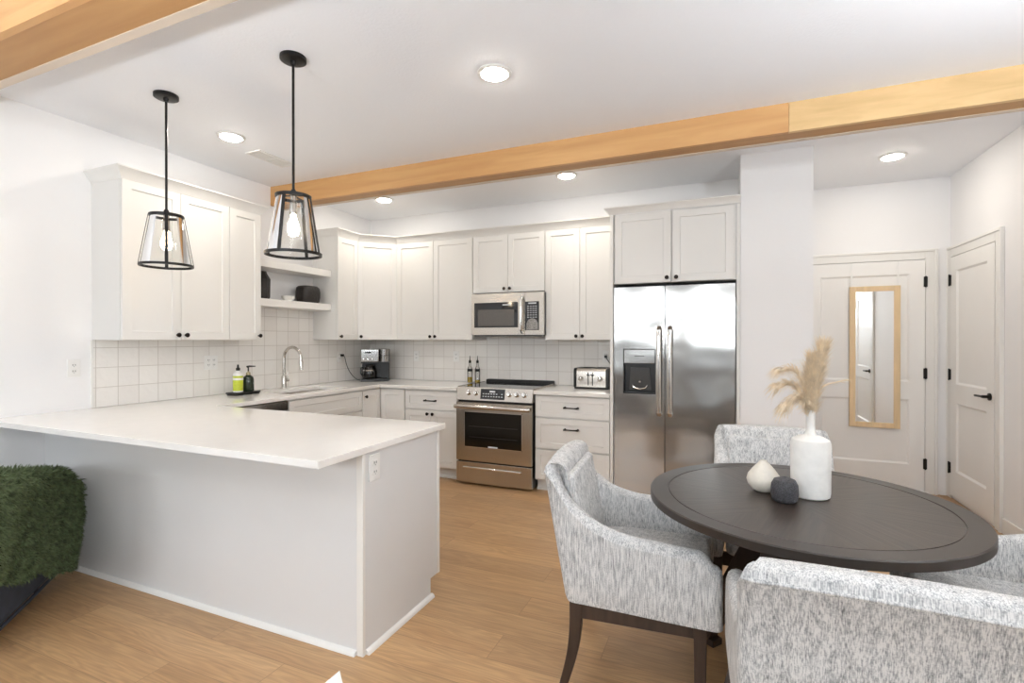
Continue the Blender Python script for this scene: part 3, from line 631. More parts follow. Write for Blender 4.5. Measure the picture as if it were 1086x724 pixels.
MB().add([(.12, .043, .945), (.30, .043, .945), (.285, .028, 1.13), (.135, .028, 1.13), (.12, .046, .945), (.30, .046, .945), (.285, .046, 1.13), (.135, .046, 1.13)],
    [(0, 1, 2, 3), (0, 4, 5, 1), (1, 5, 6, 2), (2, 6, 7, 3), (3, 7, 4, 0)]).build('dispenser_pad', 'gray', dl)
MB().tube([(.212, .04, 1.03), (.212, .02, 1.02), (.212, .012, 1.005)], .013, 10).build('lever', 'chrome', dl)
MB().tube([(.15, .03, .985), (.165, .02, .965), (.21, .016, .955), (.255, .02, .965), (.27, .03, .985)], .006, 8).build('drip_ring', 'chrome', dl)
for x in (sx-.044, sx+.040):
    MB().tube([(x, -.002, .748), (x, -.045, .775), (x, -.052, .86), (x, -.054, 1.1), (x, -.052, 1.36), (x, -.045, 1.44), (x, -.002, 1.468)], .0185, 12, flat=(1, .55)).build('handle', 'chrome', dl if x < sx else drr)
box(.02, .015, .01, W-.02, .06, .058).build('toe_grille', 'blackplastic', r)

# ------------------------------------------------------------------ things on the counters
r = thing('soap_tray', 'small black tray beside the sink', 'tray', (.19, 2.968, CT1))
box(-.06, -.118, .010, .06, .118, .024).build('tray_top', 'black', r, bevel=(.003, 2))
box(-.055, -.11, 0, .055, -.04, .011).build('foot', 'black', r); box(-.055, .04, 0, .055, .11, .011).build('foot', 'black', r)
r = thing('soap_bottle', 'clear dish soap bottle with lime green label and dark cap on the black tray', 'bottle', (.19, 2.918, CT1+.0245))
MB().lathe([(.036, 0), (.038, .006), (.038, .015)]+[(.038, .14), (.034, .158), (.018, .172), (.013, .178)], n=24).build('bottle_body', 'white', r)
MB().lathe([(.0386, .012), (.0386, .135)], n=24, caps=False).build('label', 'lime', r)
MB().lathe([(.0389, .100), (.0389, .118)], n=24, caps=False).build('label_band', 'white', r)
MB().lathe([(.014, .178), (.016, .182), (.016, .198), (.008, .204), (.008, .216), (.005, .228), (0, .229)], n=14).build('cap', 'blackplastic', r)
r = thing('soap_dispenser', 'dark green pump soap dispenser with pale gold collar on the black tray', 'bottle', (.19, 3.015, CT1+.0245))
MB().lathe([(.04, 0), (.044, .006), (.044, .095), (.038, .118), (.02, .132), (.016, .138)], n=24).build('bottle_body', 'greenglass', r)
MB().lathe([(.0175, .136), (.0175, .156), (.008, .16), (.006, .165)], n=16).build('collar', 'brass', r)
MB().tube([(0, 0, .16), (0, 0, .205)], .006, 8).tube([(0, -.012, .205), (0, .01, .208), (.012, .06, .206)], [.009, .008, .004], 8).build('pump', 'blackplastic', r)

# coffee maker in the corner, facing the room
r = thing('coffee_maker', 'black and stainless two-way coffee maker in the counter corner', 'coffee maker', (.32, 4.53, CT1), radians(33))
box(-.148, -.12, 0, .148, .10, .03).build('base', 'blackplastic', r, bevel=(.006, 2))
box(-.148, .02, .03, .148, .10, .355).build('tower', 'blackplastic', r, bevel=(.008, 2))
box(-.148, -.115, .215, .043, .03, .355).build('brew_head', 'steel', r, bevel=(.008, 2))
box(-.105, -.118, .31, -.035, -.114, .325).build('display', 'blackglass', r)
for kx in (-.115, -.07, -.025): MB().lathe([(.009, 0), (.008, .005), (0, .006)], (kx, -.115, .245), 12, '-y').build('button', 'chrome', r)
MB().lathe([(.05, 0), (.05, .14), (.045, .145), (0, .146)], (.096, -.045, .21), 24).build('pod_head', 'steel', r)
MB().lathe([(.0508, 0), (.0508, .006)], (.096, -.045, .28), 24, caps=False).build('pod_ring', 'blackplastic', r)
box(.05, -.03, .03, .146, .03, .21).build('pod_column', 'blackplastic', r, bevel=(.004, 2))
box(-.147, -.10, .196, .148, .03, .215).build('filter_shelf', 'blackplastic', r)
cf = MB().lathe([(.05, 0), (.068, .01), (.073, .06), (.062, .11), (.048, .135), (.046, .135), (.058, .108), (.069, .06), (.064, .012), (0, .005)], (-.06, -.045, .031), 24).build('carafe', 'blackglass', r)
MB().lathe([(.05, 0), (.05, .014), (.02, .02), (0, .02)], (-.06, -.045, .166), 20).build('lid', 'blackplastic', cf)
MB().lathe([(.0745, 0), (.066, .012)], (-.06, -.045, .115), 24, caps=False).build('band', 'chrome', cf)
MB().tube([(-.12, -.08, .155), (-.146, -.10, .15), (-.147, -.105, .09), (-.125, -.085, .06)], .009, 8).build('handle', 'blackplastic', cf)
Tl = (RZ(radians(-33)) @ TR(-.32, -4.53, -CT1))
crd = [(.016, 4.325, 1.192), (.045, 4.335, 1.195), (.055, 4.345, 1.15), (.06, 4.36, 1.08), (.09, 4.385, .99), (.13, 4.44, .918), (.16, 4.50, .911)]
def smoothp(p, it=3):
    for _ in range(it):
        q_ = [p[0]]
        for a, b in zip(p, p[1:]): q_ += [tuple(.75*x+.25*y for x, y in zip(a, b)), tuple(.25*x+.75*y for x, y in zip(a, b))]
        p = q_+[p[-1]]
    return p
MB(Tl).tube(smoothp(crd), .0035, 6).box(.014, 4.312, 1.18, .045, 4.338, 1.204).build('power_cord', 'blackplastic', r)

# toaster
r = thing('toaster', 'stainless four-slice toaster beside the fridge', 'toaster', (2.765, 4.63, CT1))
box(-.16, -.10, 0, .16, .16, .016).build('base', 'blackplastic', r, bevel=(.006, 2))
n = 10
sec = [(-.13*0-.10, .016), (-.10, .16)]+[(-.10+.03-.03*cos(a), .16+.03*sin(a)) for a in [pi/2*k/5 for k in range(1, 6)]]+[(.13-.0+.03*sin(a)-.0, .16+.03*cos(a)) for a in [pi/2*k/5 for k in range(0, 6)]]+[(.16, .016)]
mb = MB(); mb.grid([[(x, y, z) for y, z in sec] for x in (-.14, .14)], True); k = len(sec); mb.f += [tuple(range(k)), tuple(range(k, 2*k))]
mb.build('housing', 'steel2', r, bevel=(.004, 2))
for s_ in (-1, 1):
    mb = MB(); mb.grid([[(x, y*1.02-.0005, z+(.003 if z > .1 else 0)) for y, z in sec] for x in ((s_*.14), (s_*.165))], True); mb.f += [tuple(range(k)), tuple(range(k, 2*k))]
    mb.build('end_cap', 'blackplastic', r, bevel=(.006, 2))
for yy in (-.045, .03, .075, .115): 
    for xx in (-.125, .01): box(xx, yy, .188, xx+.115, yy+.022, .1925).build('bread_slot', 'slot', r)
for kx in (-.095, .085):
    MB().lathe([(.024, 0), (.022, .006), (.015, .012), (.013, .02), (0, .021)], (kx, -.10, .095), 16, '-y').build('dial', 'chrome', r)
for kx in (-.025, .015):
    MB().box(kx-.004, -.1015, .035, kx+.004, -.0995, .155).build('lever_slot', 'slot', r)
    MB().box(kx-.012, -.118, .125, kx+.012, -.1, .137).build('lever', 'blackplastic', r)
TT = TR(-2.765, -4.63, -CT1)
MB(TT).tube(smoothp([(2.84, 4.822, 1.20), (2.845, 4.80, 1.19), (2.89, 4.80, 1.13), (2.94, 4.81, 1.06), (2.95, 4.80, .97), (2.92, 4.795, .93)]), .0035, 6).box(2.828, 4.808, 1.188, 2.852, 4.830, 1.212).build('power_cord', 'blackplastic', r)

# oil bottles
def oil_bottle(x, y, lab, lvl):
    r = thing('oil_bottle', lab, 'bottle', (x, y, CT1), 0, 'clear oil bottles by the range')
    MB().lathe([(.026, 0), (.028, .004), (.028, .135), (.022, .16), (.012, .18), (.011, .215)], n=20).build('bottle_glass', 'glass', r)
    MB().lathe([(0, .004), (.024, .004), (.024, lvl), (0, lvl)], n=18).build('oil', 'oil', r)
    MB().lathe([(.0285, .145-.025), (.0285, .145)], n=20, caps=False).build('label', 'blackplastic', r)
    MB().lathe([(.013, .21), (.014, .235), (.006, .238), (.004, .26), (.003, .285), (0, .286)], n=12).build('pourer', 'blackplastic', r)
oil_bottle(1.405, 4.72, 'left one of two clear oil bottles by the range, fuller with oil', .06)
oil_bottle(1.490, 4.73, 'right one of two clear oil bottles by the range, nearly touching the burner vent', .032)

# outlets and switches
def outlet(loc, rz, label, double=False):
    r = thing('wall_outlet', label, 'outlet', loc, rz, 'white outlet plates'); w2 = .058 if double else .036
    box(-w2, -.006, -.058, w2, 0, .058).build('plate', 'white', r, bevel=(.002, 2))
    for cx in ((-.023, .023) if double else (0,)):
        for cz in (-.02, .02):
            rc = box(cx-.016, -.008, cz-.014, cx+.016, -.0055, cz+.014).build('receptacle', 'white', r, bevel=(.002, 2))
            MB().box(cx-.008, -.0085, cz-.003, cx-.005, -.0078, cz+.007).box(cx+.005, -.0085, cz-.003, cx+.008, -.0078, cz+.007).box(cx-.002, -.0085, cz-.010, cx+.002, -.0078, cz-.007).build('slot', 'slot', rc)
outlet((.0005, 1.873, 1.178), pi/2, 'white outlet on bare wall left of the tile')
outlet((.0085, 2.81, 1.176), pi/2, 'wide white double outlet on the tile left of the soap bottles', True)
outlet((.0085, 4.30, 1.178), pi/2, 'white outlet on the tile where the coffee maker cord plugs in')
outlet((.655, YB-.0085, 1.175), 0, 'white outlet on the back tile nearest the coffee maker')
outlet((1.175, YB-.0085, 1.178), 0, 'white outlet on the back tile nearest the oil bottles')
outlet((2.84, YB-.0085, 1.20), 0, 'white outlet on the back tile above the toaster')
outlet((PX+.0005, 1.795, .80), pi/2, 'white outlet on the end panel of the peninsula, just under the counter')
r = thing('light_switch', 'white switch plate on the wall pier behind the pampas grass', 'switch', (4.40, 4.2345, 1.16))
box(-.036, -.006, -.058, .036, 0, .058).build('plate', 'white', r, bevel=(.002, 2)); box(-.016, -.009, -.033, .016, -.006, .033).build('rocker', 'white', r, bevel=(.002, 2))

# ------------------------------------------------------------------ ceiling lights, vent, pendants
def downlight(x, y, label):
    r = thing('recessed_light', label, 'ceiling light', (x, y, CEIL), 0, 'recessed ceiling lights')
    MB().lathe([(.092, 0), (.090, .006), (.078, .010), (.070, .009), (.068, .003)], n=36, ax='-z', caps=False).build('trim_ring', 'trim', r)
    MB().lathe([(.069, .004), (.069, .009), (.062, .015), (.045, .019), (.02, .021), (0, .0212)], n=36, ax='-z').build('lens', 'lens', r)
for x, y, l in ((2.765, 2.42, 'recessed light in the open ceiling between the two beams, upper middle of the picture'), (.714, 2.455, 'recessed light nearest the ceiling vent'),
        (.716, 4.165, 'recessed light above the corner cabinets, behind the beam'), (2.639, 4.165, 'recessed light above the microwave, behind the beam'),
        (4.816, 2.42, 'added recessed fill light over the dining table, just beyond the top of the picture'), (5.10, 4.72, 'recessed light in front of the two doors'), (1.5, -1.0, 'added recessed fill light over the living room beside the left window'), (4.2, -1.0, 'added recessed fill light over the living room beside the right window')): downlight(x, y, l)  # dining table and living room lights are unseen, added to brighten the room
r = thing('ceiling_vent', 'flush white air vent in the ceiling beside the recessed light', 'vent', (.615, 2.88, CEIL))
m = MB()
for a in ((-.075, .075, -.17, -.155), (-.075, .075, .155, .17), (-.075, -.06, -.155, .155), (.06, .075, -.155, .155), (-.06, .06, -.004, .004)): m.box(a[0], a[2], -.007, a[1], a[3], -.0002)
m.build('frame', 'trim', r)
m = MB()
for i in range(9): 
    x = -.052+.013*i; m.box(x-.002, -.155, -.005, x+.002, .155, -.001)
m.build('louvers', 'trim', r)
box(-.06, -.155, -.0012, .06, .155, -.0004).build('backing', 'trim', r)
def pendant(x, y, rz, label):
    r = thing('pendant_light', label, 'pendant light', (x, y, CEIL), rz, 'pendants over the peninsula')
    MB().lathe([(.063, 0), (.063, .018), (.058, .021), (.016, .022), (.012, .04), (0, .041)], n=32, ax='-z').build('canopy', 'black', r)
    MB().tube([(0, 0, -.03), (0, 0, -.69)], .0065, 10).build('rod', 'black', r)
    zt, zb_ = -.700, -1.000; rt, rb = .083, .131
    def ring(r0, z, h, t): return MB().lathe([(r0-t, z), (r0, z), (r0+.001, z+h), (r0-t, z+h), (r0-t, z)], n=48, caps=False)
    ring(rt+.002, zt-.012, .015, .006).build('top_ring', 'black', r); ring(rb+.004, zb_, .014, .006).build('bottom_ring', 'black', r)
    m = MB().box(-rt, -.006, zt, rt, .006, zt+.004).box(-.006, -rt, zt, .006, rt, zt+.004).lathe([(.014, zt-.004), (.014, zt+.025), (.008, zt+.035), (0, zt+.035)], n=14)
    m.build('top_cross', 'black', r)
    for a in (0, pi/2, pi, 1.5*pi):
        MB(RZ(a)).add([(-.0085, -rt-.002, zt), (.0085, -rt-.002, zt), (.0085, -rt-.0045, zt), (-.0085, -rt-.0045, zt), (-.0085, -rb-.003, zb_+.005), (.0085, -rb-.003, zb_+.005), (.0085, -rb-.0055, zb_+.005), (-.0085, -rb-.0055, zb_+.005)],
            [(0, 1, 2, 3), (4, 5, 6, 7), (0, 1, 5, 4), (1, 2, 6, 5), (2, 3, 7, 6), (3, 0, 4, 7)]).build('strap', 'black', r)
    MB().lathe([(rt-.004, zt-.002), (rb-.004, zb_+.006)], n=64, caps=False).build('glass_shade', 'glass', r, normals=False)
    MB().lathe([(.014, zt-.0), (.017, zt-.03), (.019, zt-.09), (.015, zt-.094), (0, zt-.094)], n=18).build('socket', 'nickel', r)
    MB().lathe([(.012, zt-.094), (.014, zt-.11), (.026, zt-.145), (.029, zt-.17), (.022, zt-.195), (0, zt-.203)], n=20).build('bulb', 'bulb', r)
pendant(.902, 1.893, radians(57.5), 'black and clear glass pendant nearer the left wall, in front of the double wall cabinet')
pendant(1.892, 1.890, radians(18), 'black and clear glass pendant further from the left wall, in front of the floating shelves')

# ------------------------------------------------------------------ mirror hung on the hall door
r = thing('door_mirror', 'narrow oak framed mirror hung over the white door', 'mirror', (5.157, 5.466, .565))
x0, x1, z0, z1, f_ = -.190, .194, 0, 1.285, .047
m = MB()
for a in ((x0, x0+f_, z0, z1), (x1-f_, x1, z0, z1), (x0+f_, x1-f_, z0, z0+f_), (x0+f_, x1-f_, z1-f_, z1)): m.box(a[0], -.012, a[2], a[1], .012, a[3])
m.build('frame', 'frame', r, bevel=(.002, 2))
box(x0+f_-.002, -.004, z0+f_-.002, x1-f_+.002, .006, z1-f_+.002).build('mirror_glass', 'mirror', r)
for x in (x0+.012, x1-.02): box(x, .009, z1-.02, x+.012, .0125, 2.072-.565).build('hanging_strap', 'white', r)

# ------------------------------------------------------------------ round dining table
TX, TY, TR_, TZ = 4.158, 2.178, .545, .76
r = thing('dining_table', 'round dark espresso dining table with inlaid border', 'table', (TX, TY, 0), radians(8))
MB().lathe([(0, TZ-.034), (TR_-.012, TZ-.034), (TR_, TZ-.029), (TR_, TZ-.004), (TR_-.004, TZ), (TR_-.068, TZ), (TR_-.069, TZ-.0025), (TR_-.072, TZ-.0025), (TR_-.073, TZ-.0003), (0, TZ-.0003)], n=128).build('tabletop', 'veneer', r)
MB().lathe([(TR_-.066, TZ+.0002), (TR_-.003, TZ+.0002), (TR_+.0006, TZ-.004), (TR_+.0006, TZ-.030), (TR_-.012, TZ-.0346), (TR_-.066, TZ-.0346)], n=128, caps=False).build('border', 'tablerim', r)
for a in (45, 135, 225, 315):
    T = RZ(radians(a)); lg = MB(T)
    lg.beam((.43, 0, .025), (.07, 0, .70), .075, .062, .11, .062)
    lg.box(.36, -.031, 0, .47, .031, .03)
    lg.build('leg', 'legwood', r, bevel=(.003, 2))
MB().lathe([(.075, .30), (.085, .34), (.085, .70), (.16, .712), (.16, .7255), (0, .7255)], n=24).build('pedestal', 'legwood', r)
for a in (0, 90): MB(RZ(radians(a+45))).box(-.36, -.04, .695, .36, .04, .7255).build('top_rail', 'legwood', r)

# vases on the table
tag(MB().lathe([(.0, 0), (.058, 0), (.066, .006), (.068, .02), (.069, .205), (.064, .220), (.045, .231), (.022, .238), (.0155, .252), (.0155, .325), (.0175, .333), (.0135, .333), (.011, .32), (.011, .26), (0, .25)], n=48).build('bottle_vase', 'ceramic'), 'tall white bottle-shaped vase holding pampas grass on the dining table', 'vase').location = (4.202, 2.222, TZ)
tag(MB().lathe([(0, 0), (.026, 0), (.042, .008), (.057, .028), (.062, .046), (.057, .066), (.040, .090), (.022, .110), (.014, .119), (.013, .123), (.009, .123), (.009, .10), (0, .09)], n=40).build('bud_vase', 'cream'), 'small cream teardrop bud vase on the dining table', 'vase').location = (4.040, 2.226, TZ)
tag(MB().lathe([(0, 0), (.034, 0), (.043, .008), (.047, .030), (.045, .064), (.036, .082), (.018, .089), (.011, .091), (.008, .088), (.008, .07), (0, .06)], n=40).build('bud_vase', 'char'), 'small rough charcoal bud vase in front of the white bottle vase', 'vase').location = (4.103, 2.112, TZ)
# pampas plumes: each stem stands in the vase
RX = Vector((.921, .39, 0)); FY = Vector((-.39, .921, 0))
def plume(label, ctrl, nb, blen, spread, lean):
    base = Vector((0, 0, 0)); rng = random.Random(len(label)*13+nb)
    P = [RX*a+FY*b+Vector((0, 0, c)) for a, b, c in ctrl]; P = [Vector(p) for p in smoothp([tuple(p) for p in P])]
    mb = MB(); mb.tube([tuple(p) for p in P], [.0016]*len(P), 5)
    L = len(P)
    for i in range(nb):
        t = rng.uniform(.2, 1); j = min(L-2, int(t*(L-1))); p = P[j].lerp(P[j+1], t*(L-1)-j); tg = (P[j+1]-P[j]).normalized()
        side = Vector((rng.gauss(0, 1), rng.gauss(0, 1), rng.gauss(0, 1))); side -= tg*side.dot(tg); side.normalize()
        ln = blen*rng.uniform(.6, 1.25)*(1.0-.5*abs(t-.55)); d = (tg*rng.uniform(.7, 1.2)+side*spread*rng.uniform(.4, 1.2)).normalized()
        q1 = p+d*ln*.5; q2 = p+d*ln+Vector((0, 0, -lean*ln)); wv = d.cross(side).normalized()*.0007
        n0 = len(mb.v); mb.v += [tuple(p-wv), tuple(p+wv), tuple(q1+wv*1.3), tuple(q1-wv*1.3), tuple(q2)]; mb.f += [(n0, n0+1, n0+2, n0+3), (n0+3, n0+2, n0+4)]
    ob = mb.build('pampas_grass', 'pampas', normals=False, smooth=0); ob.location = (4.202, 2.222, TZ+.262)
    tag(ob, label, 'pampas grass', 'dried pampas grass in the bottle vase')
plume('fat upright pampas plume, tallest in the white vase', [(0, 0, 0), (.004, 0, .07), (.012, 0, .14), (.028, .0, .22), (.044, .0, .295)], 2200, .085, .60, .02)
plume('second upright pampas plume, close behind the tallest one', [(.002, .004, 0), (.003, .01, .08), (.006, .02, .15), (.010, .025, .20), (.022, .03, .255)], 1700, .08, .7, .1)
plume('highest of the pampas plumes arching away from the doors', [(-.004, 0, 0), (-.010, 0, .08), (-.03, -.005, .17), (-.065, -.01, .23), (-.118, -.01, .225)], 520, .07, .65, .5)
plume('middle pampas plume arching away from the doors', [(-.003, .003, 0), (-.008, 0, .07), (-.03, 0, .13), (-.065, .01, .175), (-.115, .01, .165)], 520, .07, .65, .55)
plume('lowest pampas plume drooping over the bud vases', [(-.004, -.004, 0), (-.010, 0, .07), (-.025, -.01, .10), (-.06, -.02, .125), (-.108, -.03, .098)], 640, .07, .75, .5)
plume('thin wispy pampas plume reaching toward the door mirror', [(.004, 0, 0), (.006, 0, .08), (.02, .01, .12), (.06, .02, .165), (.135, .02, .182)], 90, .05, .25, .2)

# ------------------------------------------------------------------ dining chairs
def chair_proto(label, loc, rz):
    r = thing('dining_chair', label, 'chair', loc, rz, 'tweed dining chairs')
    # plan path of the shell (local: faces +Y), left front -> back -> right front
    half = [(-.318, .285), (-.313, .20), (-.306, .10), (-.298, 0), (-.291, -.10), (-.287, -.16), (-.286, -.19)]
    ca = (-.255, -.215); half += [(ca[0]-.03*cos(a), ca[1]-.03*sin(a)) for a in [pi/2*k/5 for k in range(0, 6)]]
    half += [(-.20, -.248), (-.10, -.252), (0, -.253)]
    path = half+[(-x, y) for x, y in half[-2::-1]]
    def dens(p, n):
        P = [Vector((a, b)) for a, b in p]; D = [0]
        for a, b in zip(P, P[1:]): D.append(D[-1]+(b-a).length)
        out = []
        for i in range(n):
            s_ = D[-1]*i/(n-1); j = max(k for k in range(len(D)) if D[k] <= s_+1e-9); j = min(j, len(P)-2)
            out.append(P[j].lerp(P[j+1], (s_-D[j])/(D[j+1]-D[j])))
        return out
    Q = dens(path, 81)
    prof = [(-.335, .872), (-.315, .845), (-.282, .79), (-.224, .725), (-.13, .66), (-.02, .632), (.13, .624), (.245, .618)]
    def ztop(y):    # y is the raked position of the top
        if y <= prof[0][0]: return prof[0][1]
        for (a, b), (c, d) in zip(prof, prof[1:]):
            if y <= c: return b+(d-b)*(y-a)/(c-a)
        return prof[-1][1]-.10*((y-.245)/.04)**2*.45
    def rk(y): t = min(1, max(0, (.02-y)/.26)); t = t*t*(3-2*t); return .182*t
    def zt_at(y):
        z = .75
        for _ in range(30): z = .5*z+.5*ztop(y-rk(y)*(z-.355))
        return z
    zb = .352; rows = []; N_ = len(Q)
    tops = [zt_at(p.y) if p.y > -.2 else None for p in Q]
    for i, p in enumerate(Q):
        if tops[i] is None:
            tops[i] = .872+.010*(1-(p.x/.28)**2)
    for _ in range(1): tops = [tops[0]]+[(tops[i-1]+2*tops[i]+tops[i+1])/4 for i in range(1, N_-1)]+[tops[-1]]
    def section(i, p, nrm, sc, zt):
        wl = min(1, max(0, (-.19-p.y)/.03)); th = (.062+.022*min(1, max(0, (-.05-p.y)/.2)))*1.0
        ins = [(0, zb), (-.004, zb+.02), (-.004, zb+.12), (-.004, zb+.6*(zt-zb)), (-.003, zt-.042), (-.003-.003*wl, zt-.038), (-.003-.0036*wl, zt-.035), (-.0025-.003*wl, zt-.032), (-.001, zt-.029), (.003, zt-.015), (.012, zt-.005), (.026, zt), (th-.024, zt-.001), (th-.010, zt-.008), (th-.001, zt-.026), (th, zt-.06), (th+.012, zb+.5*(zt-zb)), (th+.018, zb+.12), (th+.010, zb)]
        c = th/2; out = []
        for d, z in ins:
            dd = c+(d-c)*sc; k = rk(p.y); yy = p.y+nrm.y*dd-k*(z-zb); out.append((p.x+nrm.x*dd, yy, z))
        return out
    for i, p in enumerate(Q):
        a = Q[max(0, i-1)]; b = Q[min(N_-1, i+1)]; t = (b-a).normalized(); nrm = Vector((-t.y, t.x))
        rows.append(section(i, p, nrm, 1, tops[i]))
        if i in (0, N_-1):
            ex = []
            for q_ in (.3, .6, .85, 1.0):
                e_ = sqrt(max(0, 1-q_*q_)); pp = p-t*(.03*q_)*(1 if i == 0 else -1); ex.append(section(i, pp, nrm, max(.25, .25+.75*e_), tops[i]-.035*(1-e_)))
            if i == 0: rows = ex[::-1]+rows
            else: rows = rows+ex
    mb = MB(); mb.grid(rows, True); k = len(rows[0]); mb.f += [tuple(range(k)), tuple((len(rows)-1)*k+j for j in range(k))]
    mb.build('upholstered_shell', 'tweed', r, smooth=60)
    # inner back cushion and seat
    def rounded(x0, x1, y0, y1, z0, z1, rr, n=5):
        m = MB(); R = []
        cor = [(x1-rr, y1-rr, 0), (x0+rr, y1-rr, pi/2), (x0+rr, y0+rr, pi), (x1-rr, y0+rr, 1.5*pi)]
        def loop(ins, z): return [(cx+(rr-ins)*cos(a0+pi/2*k_/n), cy+(rr-ins)*sin(a0+pi/2*k_/n), z) for cx, cy, a0 in cor for k_ in range(n+1)]
        e2 = .02
        for a in [pi/2*k_/4 for k_ in range(5)]: R.append(loop(e2*(1-sin(a)), z0+e2*(1-cos(a))))
        for a in [pi/2*k_/4 for k_ in range(5)]: R.append(loop(e2*(1-cos(a)), z1-e2*(1-sin(a))))
        m.grid(R, True); L_ = len(R[0]); m.f += [tuple(range(L_))[::-1], tuple((len(R)-1)*L_+q_ for q_ in range(L_))]; return m
    rounded(-.232, .232, -.165, .295, .352, .485, .05).build('seat', 'tweed', r, smooth=60)
    bc = rounded(-.222, .222, -.022, .022, 0, .345, .02)
    Tb = TR(0, -.188, .487) @ Matrix.Rotation(math.atan(.182), 4, 'X')
    bc.v = [tuple(Tb @ Vector(p)) for p in bc.v]; bc.build('back_cushion', 'tweed', r, smooth=60)
    MB().box(-.27, .235, .295, .27, .262, .354).box(-.255, -.215, .295, .255, -.19, .354).box(-.281, -.2, .295, -.258, .25, .354).box(.258, -.2, .295, .281, .25, .354).build('seat_rail', 'legwood', r, bevel=(.002, 1))
    for s_ in (-1, 1):
        MB().beam((s_*.268, .243, .352), (s_*.268, .243, 0), .046, .046, .034, .034).build('leg', 'legwood', r, bevel=(.003, 2))
        pts = [(s_*.262, -.205, .352), (s_*.262, -.208, .25), (s_*.262, -.222, .14), (s_*.262, -.262, 0)]
        pts = smoothp(pts, 2); m = MB(); rws = []
        for j, (x, y, z) in enumerate(pts):
            h_ = .026-.010*(1-z/.352)
            rws.append([(x-h_*.8, y-h_, z), (x+h_*.8, y-h_, z), (x+h_*.8, y+h_, z), (x-h_*.8, y+h_, z)])
        m.grid(rws, True); m.f += [(0, 1, 2, 3), tuple(len(rws)*4-4+q_ for q_ in range(4))]; m.build('leg', 'legwood', r, bevel=(.003, 2), smooth=40)
    return r
c0 = chair_proto('grey tweed dining chair facing the table from the kitchen side, seen side on', (3.555, 2.155, 0), radians(-90+4))
dup(c0, (4.215, 1.535, 0), radians(-1), 'grey tweed dining chair in the foreground seen from behind')
dup(c0, (4.135, 2.825, 0), radians(180), 'grey tweed dining chair across the table, its front seen behind the vases')
dup(c0, (4.83, 2.16, 0), radians(90), 'grey tweed dining chair across the table by the closet door, only partly in frame')

# ------------------------------------------------------------------ living room pieces at the edge of the frame
A = Vector((.455, 1.585, 0)); dv = Vector((.727, -.686, 0)).normalized(); nv = Vector((.686, .727, 0)).normalized()
ang = atan2(dv.y, dv.x)
r = thing('armchair', 'dark navy velvet armchair against the peninsula back, half out of frame', 'armchair', tuple(A), ang)   # local x along dv, y along nv
m = MB(); m.box(.0, -.60, .05, .78, -.005, .40).build('seat_base', 'navy', r, bevel=(.05, 4))
def arm(y0, y1): return MB().add([(0, y0, .06), (.78, y0, .06), (.78, y0, .78), (0, y0, .60), (0, y1, .06), (.78, y1, .06), (.78, y1, .78), (0, y1, .60)],
    [(3, 2, 1, 0), (4, 5, 6, 7), (0, 1, 5, 4), (1, 2, 6, 5), (2, 3, 7, 6), (3, 0, 4, 7)])
arm(-.12, 0).build('arm', 'navy', r, bevel=(.04, 4)); arm(-.605, -.485).build('arm', 'navy', r, bevel=(.04, 4))
box(.72, -.60, .06, .84, -.02, .76).build('backrest', 'navy', r, bevel=(.045, 4))
box(.02, -.48, .38, .67, -.125, .47).build('seat_cushion', 'navy', r, bevel=(.03, 4))
MB().tube([(.05, .004, .075), (.40, .006, .072), (.74, .004, .075)], .009, 8).build('piping', 'navy', r)
for x in (.08, .70):
    for y in (-.53, -.08): MB().lathe([(.016, 0), (.022, .06)], (x, y, 0), 10).build('foot', 'legwood', r)
# fur throw over that arm
rng = random.Random(5)
def S(u, v):   # u metres along the arm, v 0 (outside bottom) .. 1 (inside)
    zt = .628+.225*u; zbt = .075+.33*u+.012*sin(u*19); a = .66
    if v < a: t = v/a; z = zbt+(zt-.055-zbt)*t; y = .050+.020*sin(t*3+u*7)+.016*sin(u*17+t*2)*(1-.6*t)
    else:
        th = (v-a)/(1-a)*pi; 
        if th < pi*.62: ph = th/.62; y = -.058+.095*cos(ph); z = zt-.05+.062*sin(ph)
        else: q_ = (th-pi*.62)/(pi*.38); y = -.153-.008*q_; z = zt-.05-.16*q_
    return Vector((u, y, z))
mb = MB(); nu, nvv = 32, 34; U0, U1 = -.10, .86
mb.grid([[tuple(S(U0+(U1-U0)*i/(nu-1), j/(nvv-1))) for j in range(nvv)] for i in range(nu)])
for _ in range(19000):
    u = rng.uniform(U0, U1); v = rng.random()**1.15*.97
    p = S(u, v); du = S(min(u+.01, U1), v)-S(max(u-.01, U0), v); dvv = S(u, min(v+.01, 1))-S(u, max(v-.01, 0)); nn = du.cross(dvv); nn.normalize()
    if nn.y < 0 and v < .7: nn = -nn
    if v >= .7: nn = Vector((0, p.y+.058, p.z-(.628+.225*u)+.09)).normalized()
    cl = Vector((sin(u*52+v*19)+.6*sin(u*113-v*41), 0, cos(v*37+u*29)))*.8
    d = (nn*.75+Vector((rng.gauss(0, .45), rng.gauss(0, .2), rng.gauss(-.55, .4)))+cl*.5).normalized(); ln = rng.uniform(.02, .042)
    sd = d.cross(Vector((rng.gauss(0, 1), rng.gauss(0, 1), rng.gauss(0, 1)))).normalized()*.0030
    p1 = p+d*ln*.55; p2 = p+d*ln+Vector((0, 0, -.004)); n0 = len(mb.v)
    mb.v += [tuple(p-sd), tuple(p+sd), tuple(p1+sd*.9), tuple(p1-sd*.9), tuple(p2)]; mb.f += [(n0, n0+1, n0+2, n0+3), (n0+3, n0+2, n0+4)]
T = TR(*A) @ RZ(ang)
ob = mb.build('fur_throw', 'fur', normals=False, smooth=0); ob.location = A; ob.rotation_euler = (0, 0, ang)
tag(ob, 'shaggy dark green fur throw draped over the navy armchair', 'throw')
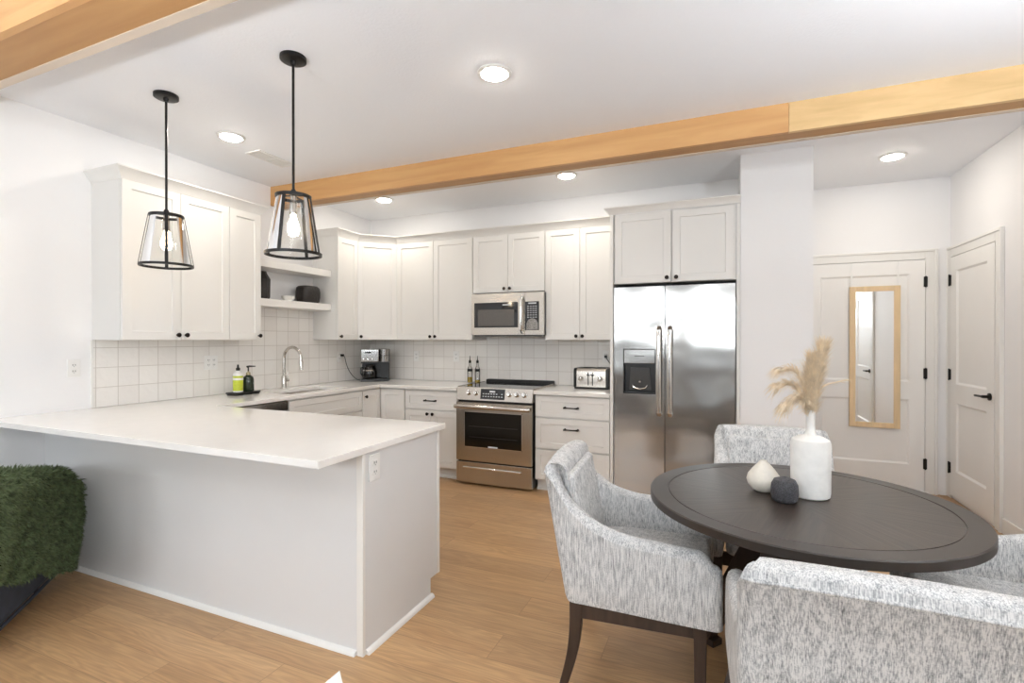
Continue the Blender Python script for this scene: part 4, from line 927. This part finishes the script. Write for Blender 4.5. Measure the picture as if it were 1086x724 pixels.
# unseen uplighters added to bounce fill light off the ceiling, and an added rug
def fill_lamp(x, y, label, z=0):
    r = thing('fill_lamp', label, 'added fill lamp', (x, y, z), 0, 'added fill uplighters in the living room')
    MB().lathe([(.14, 0), (.14, .015), (.02, .03), (0, .03)], n=28).build('base', 'black', r)
    MB().tube([(0, 0, .02), (0, 0, 1.52)], .012, 10).build('pole', 'black', r)
    MB().lathe([(.02, 1.50), (.10, 1.54), (.17, 1.60), (.166, 1.602), (.095, 1.546), (0, 1.515)], n=32).build('lamp_shade', 'black', r)
    MB().lathe([(0, 1.59), (.11, 1.59), (.11, 1.583), (0, 1.583)], n=28).build('bulb', 'fill_uplight', r)
tag(box(.95, -2.9, 0, 4.7, .44, .012).build('added_rug', 'rug', bevel=(.004, 2)), 'large unseen charcoal rug added before the windows to darken the fridge reflection', 'rug')  # unseen dark rug, added to darken the floor mirrored in the fridge
fill_lamp(2.2, -.35, 'unseen black uplighter added for fill in the living room behind the navy armchair', .0125)
fill_lamp(5.38, 1.25, 'unseen black uplighter added for fill by the right wall near the dining table')
# white cushion whose tip shows at the bottom edge, on an ottoman
r = thing('ottoman', 'low grey ottoman carrying the white cushion, below the frame', 'ottoman', (2.98, .74, 0))
box(-.26, -.24, .05, .26, .24, .172).build('seat', 'ottoman', r, bevel=(.04, 4))
for x in (-.2, .2):
    for y in (-.18, .18): MB().lathe([(.014, 0), (.02, .06)], (x, y, 0), 10).build('leg', 'legwood', r)
n = 17; rowsF = []; rowsB = []; hs = .165
for i in range(n):
    a = -1+2*i/(n-1); rf = []; rb_ = []
    for j in range(n):
        b = -1+2*j/(n-1); pin = 1-.13*(1-b*b)*(a*a)**2; pin2 = 1-.13*(1-a*a)*(b*b)**2
        th = .07*((1-a*a)*(1-b*b))**.42; rf.append((a*hs*pin, -th, b*hs*pin2)); rb_.append((a*hs*pin, th, b*hs*pin2))
    rowsF.append(rf); rowsB.append(rb_)
TP = TR(3.096, .88, .62) @ RZ(radians(22.94)) @ Matrix.Rotation(radians(-27), 4, 'Y') @ TR(-hs, 0, -hs)
mb = MB(TP); mb.grid(rowsF); mb.grid(rowsB); ob = mb.build('cushion', 'whitefab', smooth=60)
zz = min(v[2] for v in mb.v)
tag(ob, 'small white cushion, only its tip showing at the bottom of the picture', 'cushion')
print('cushion low', zz)
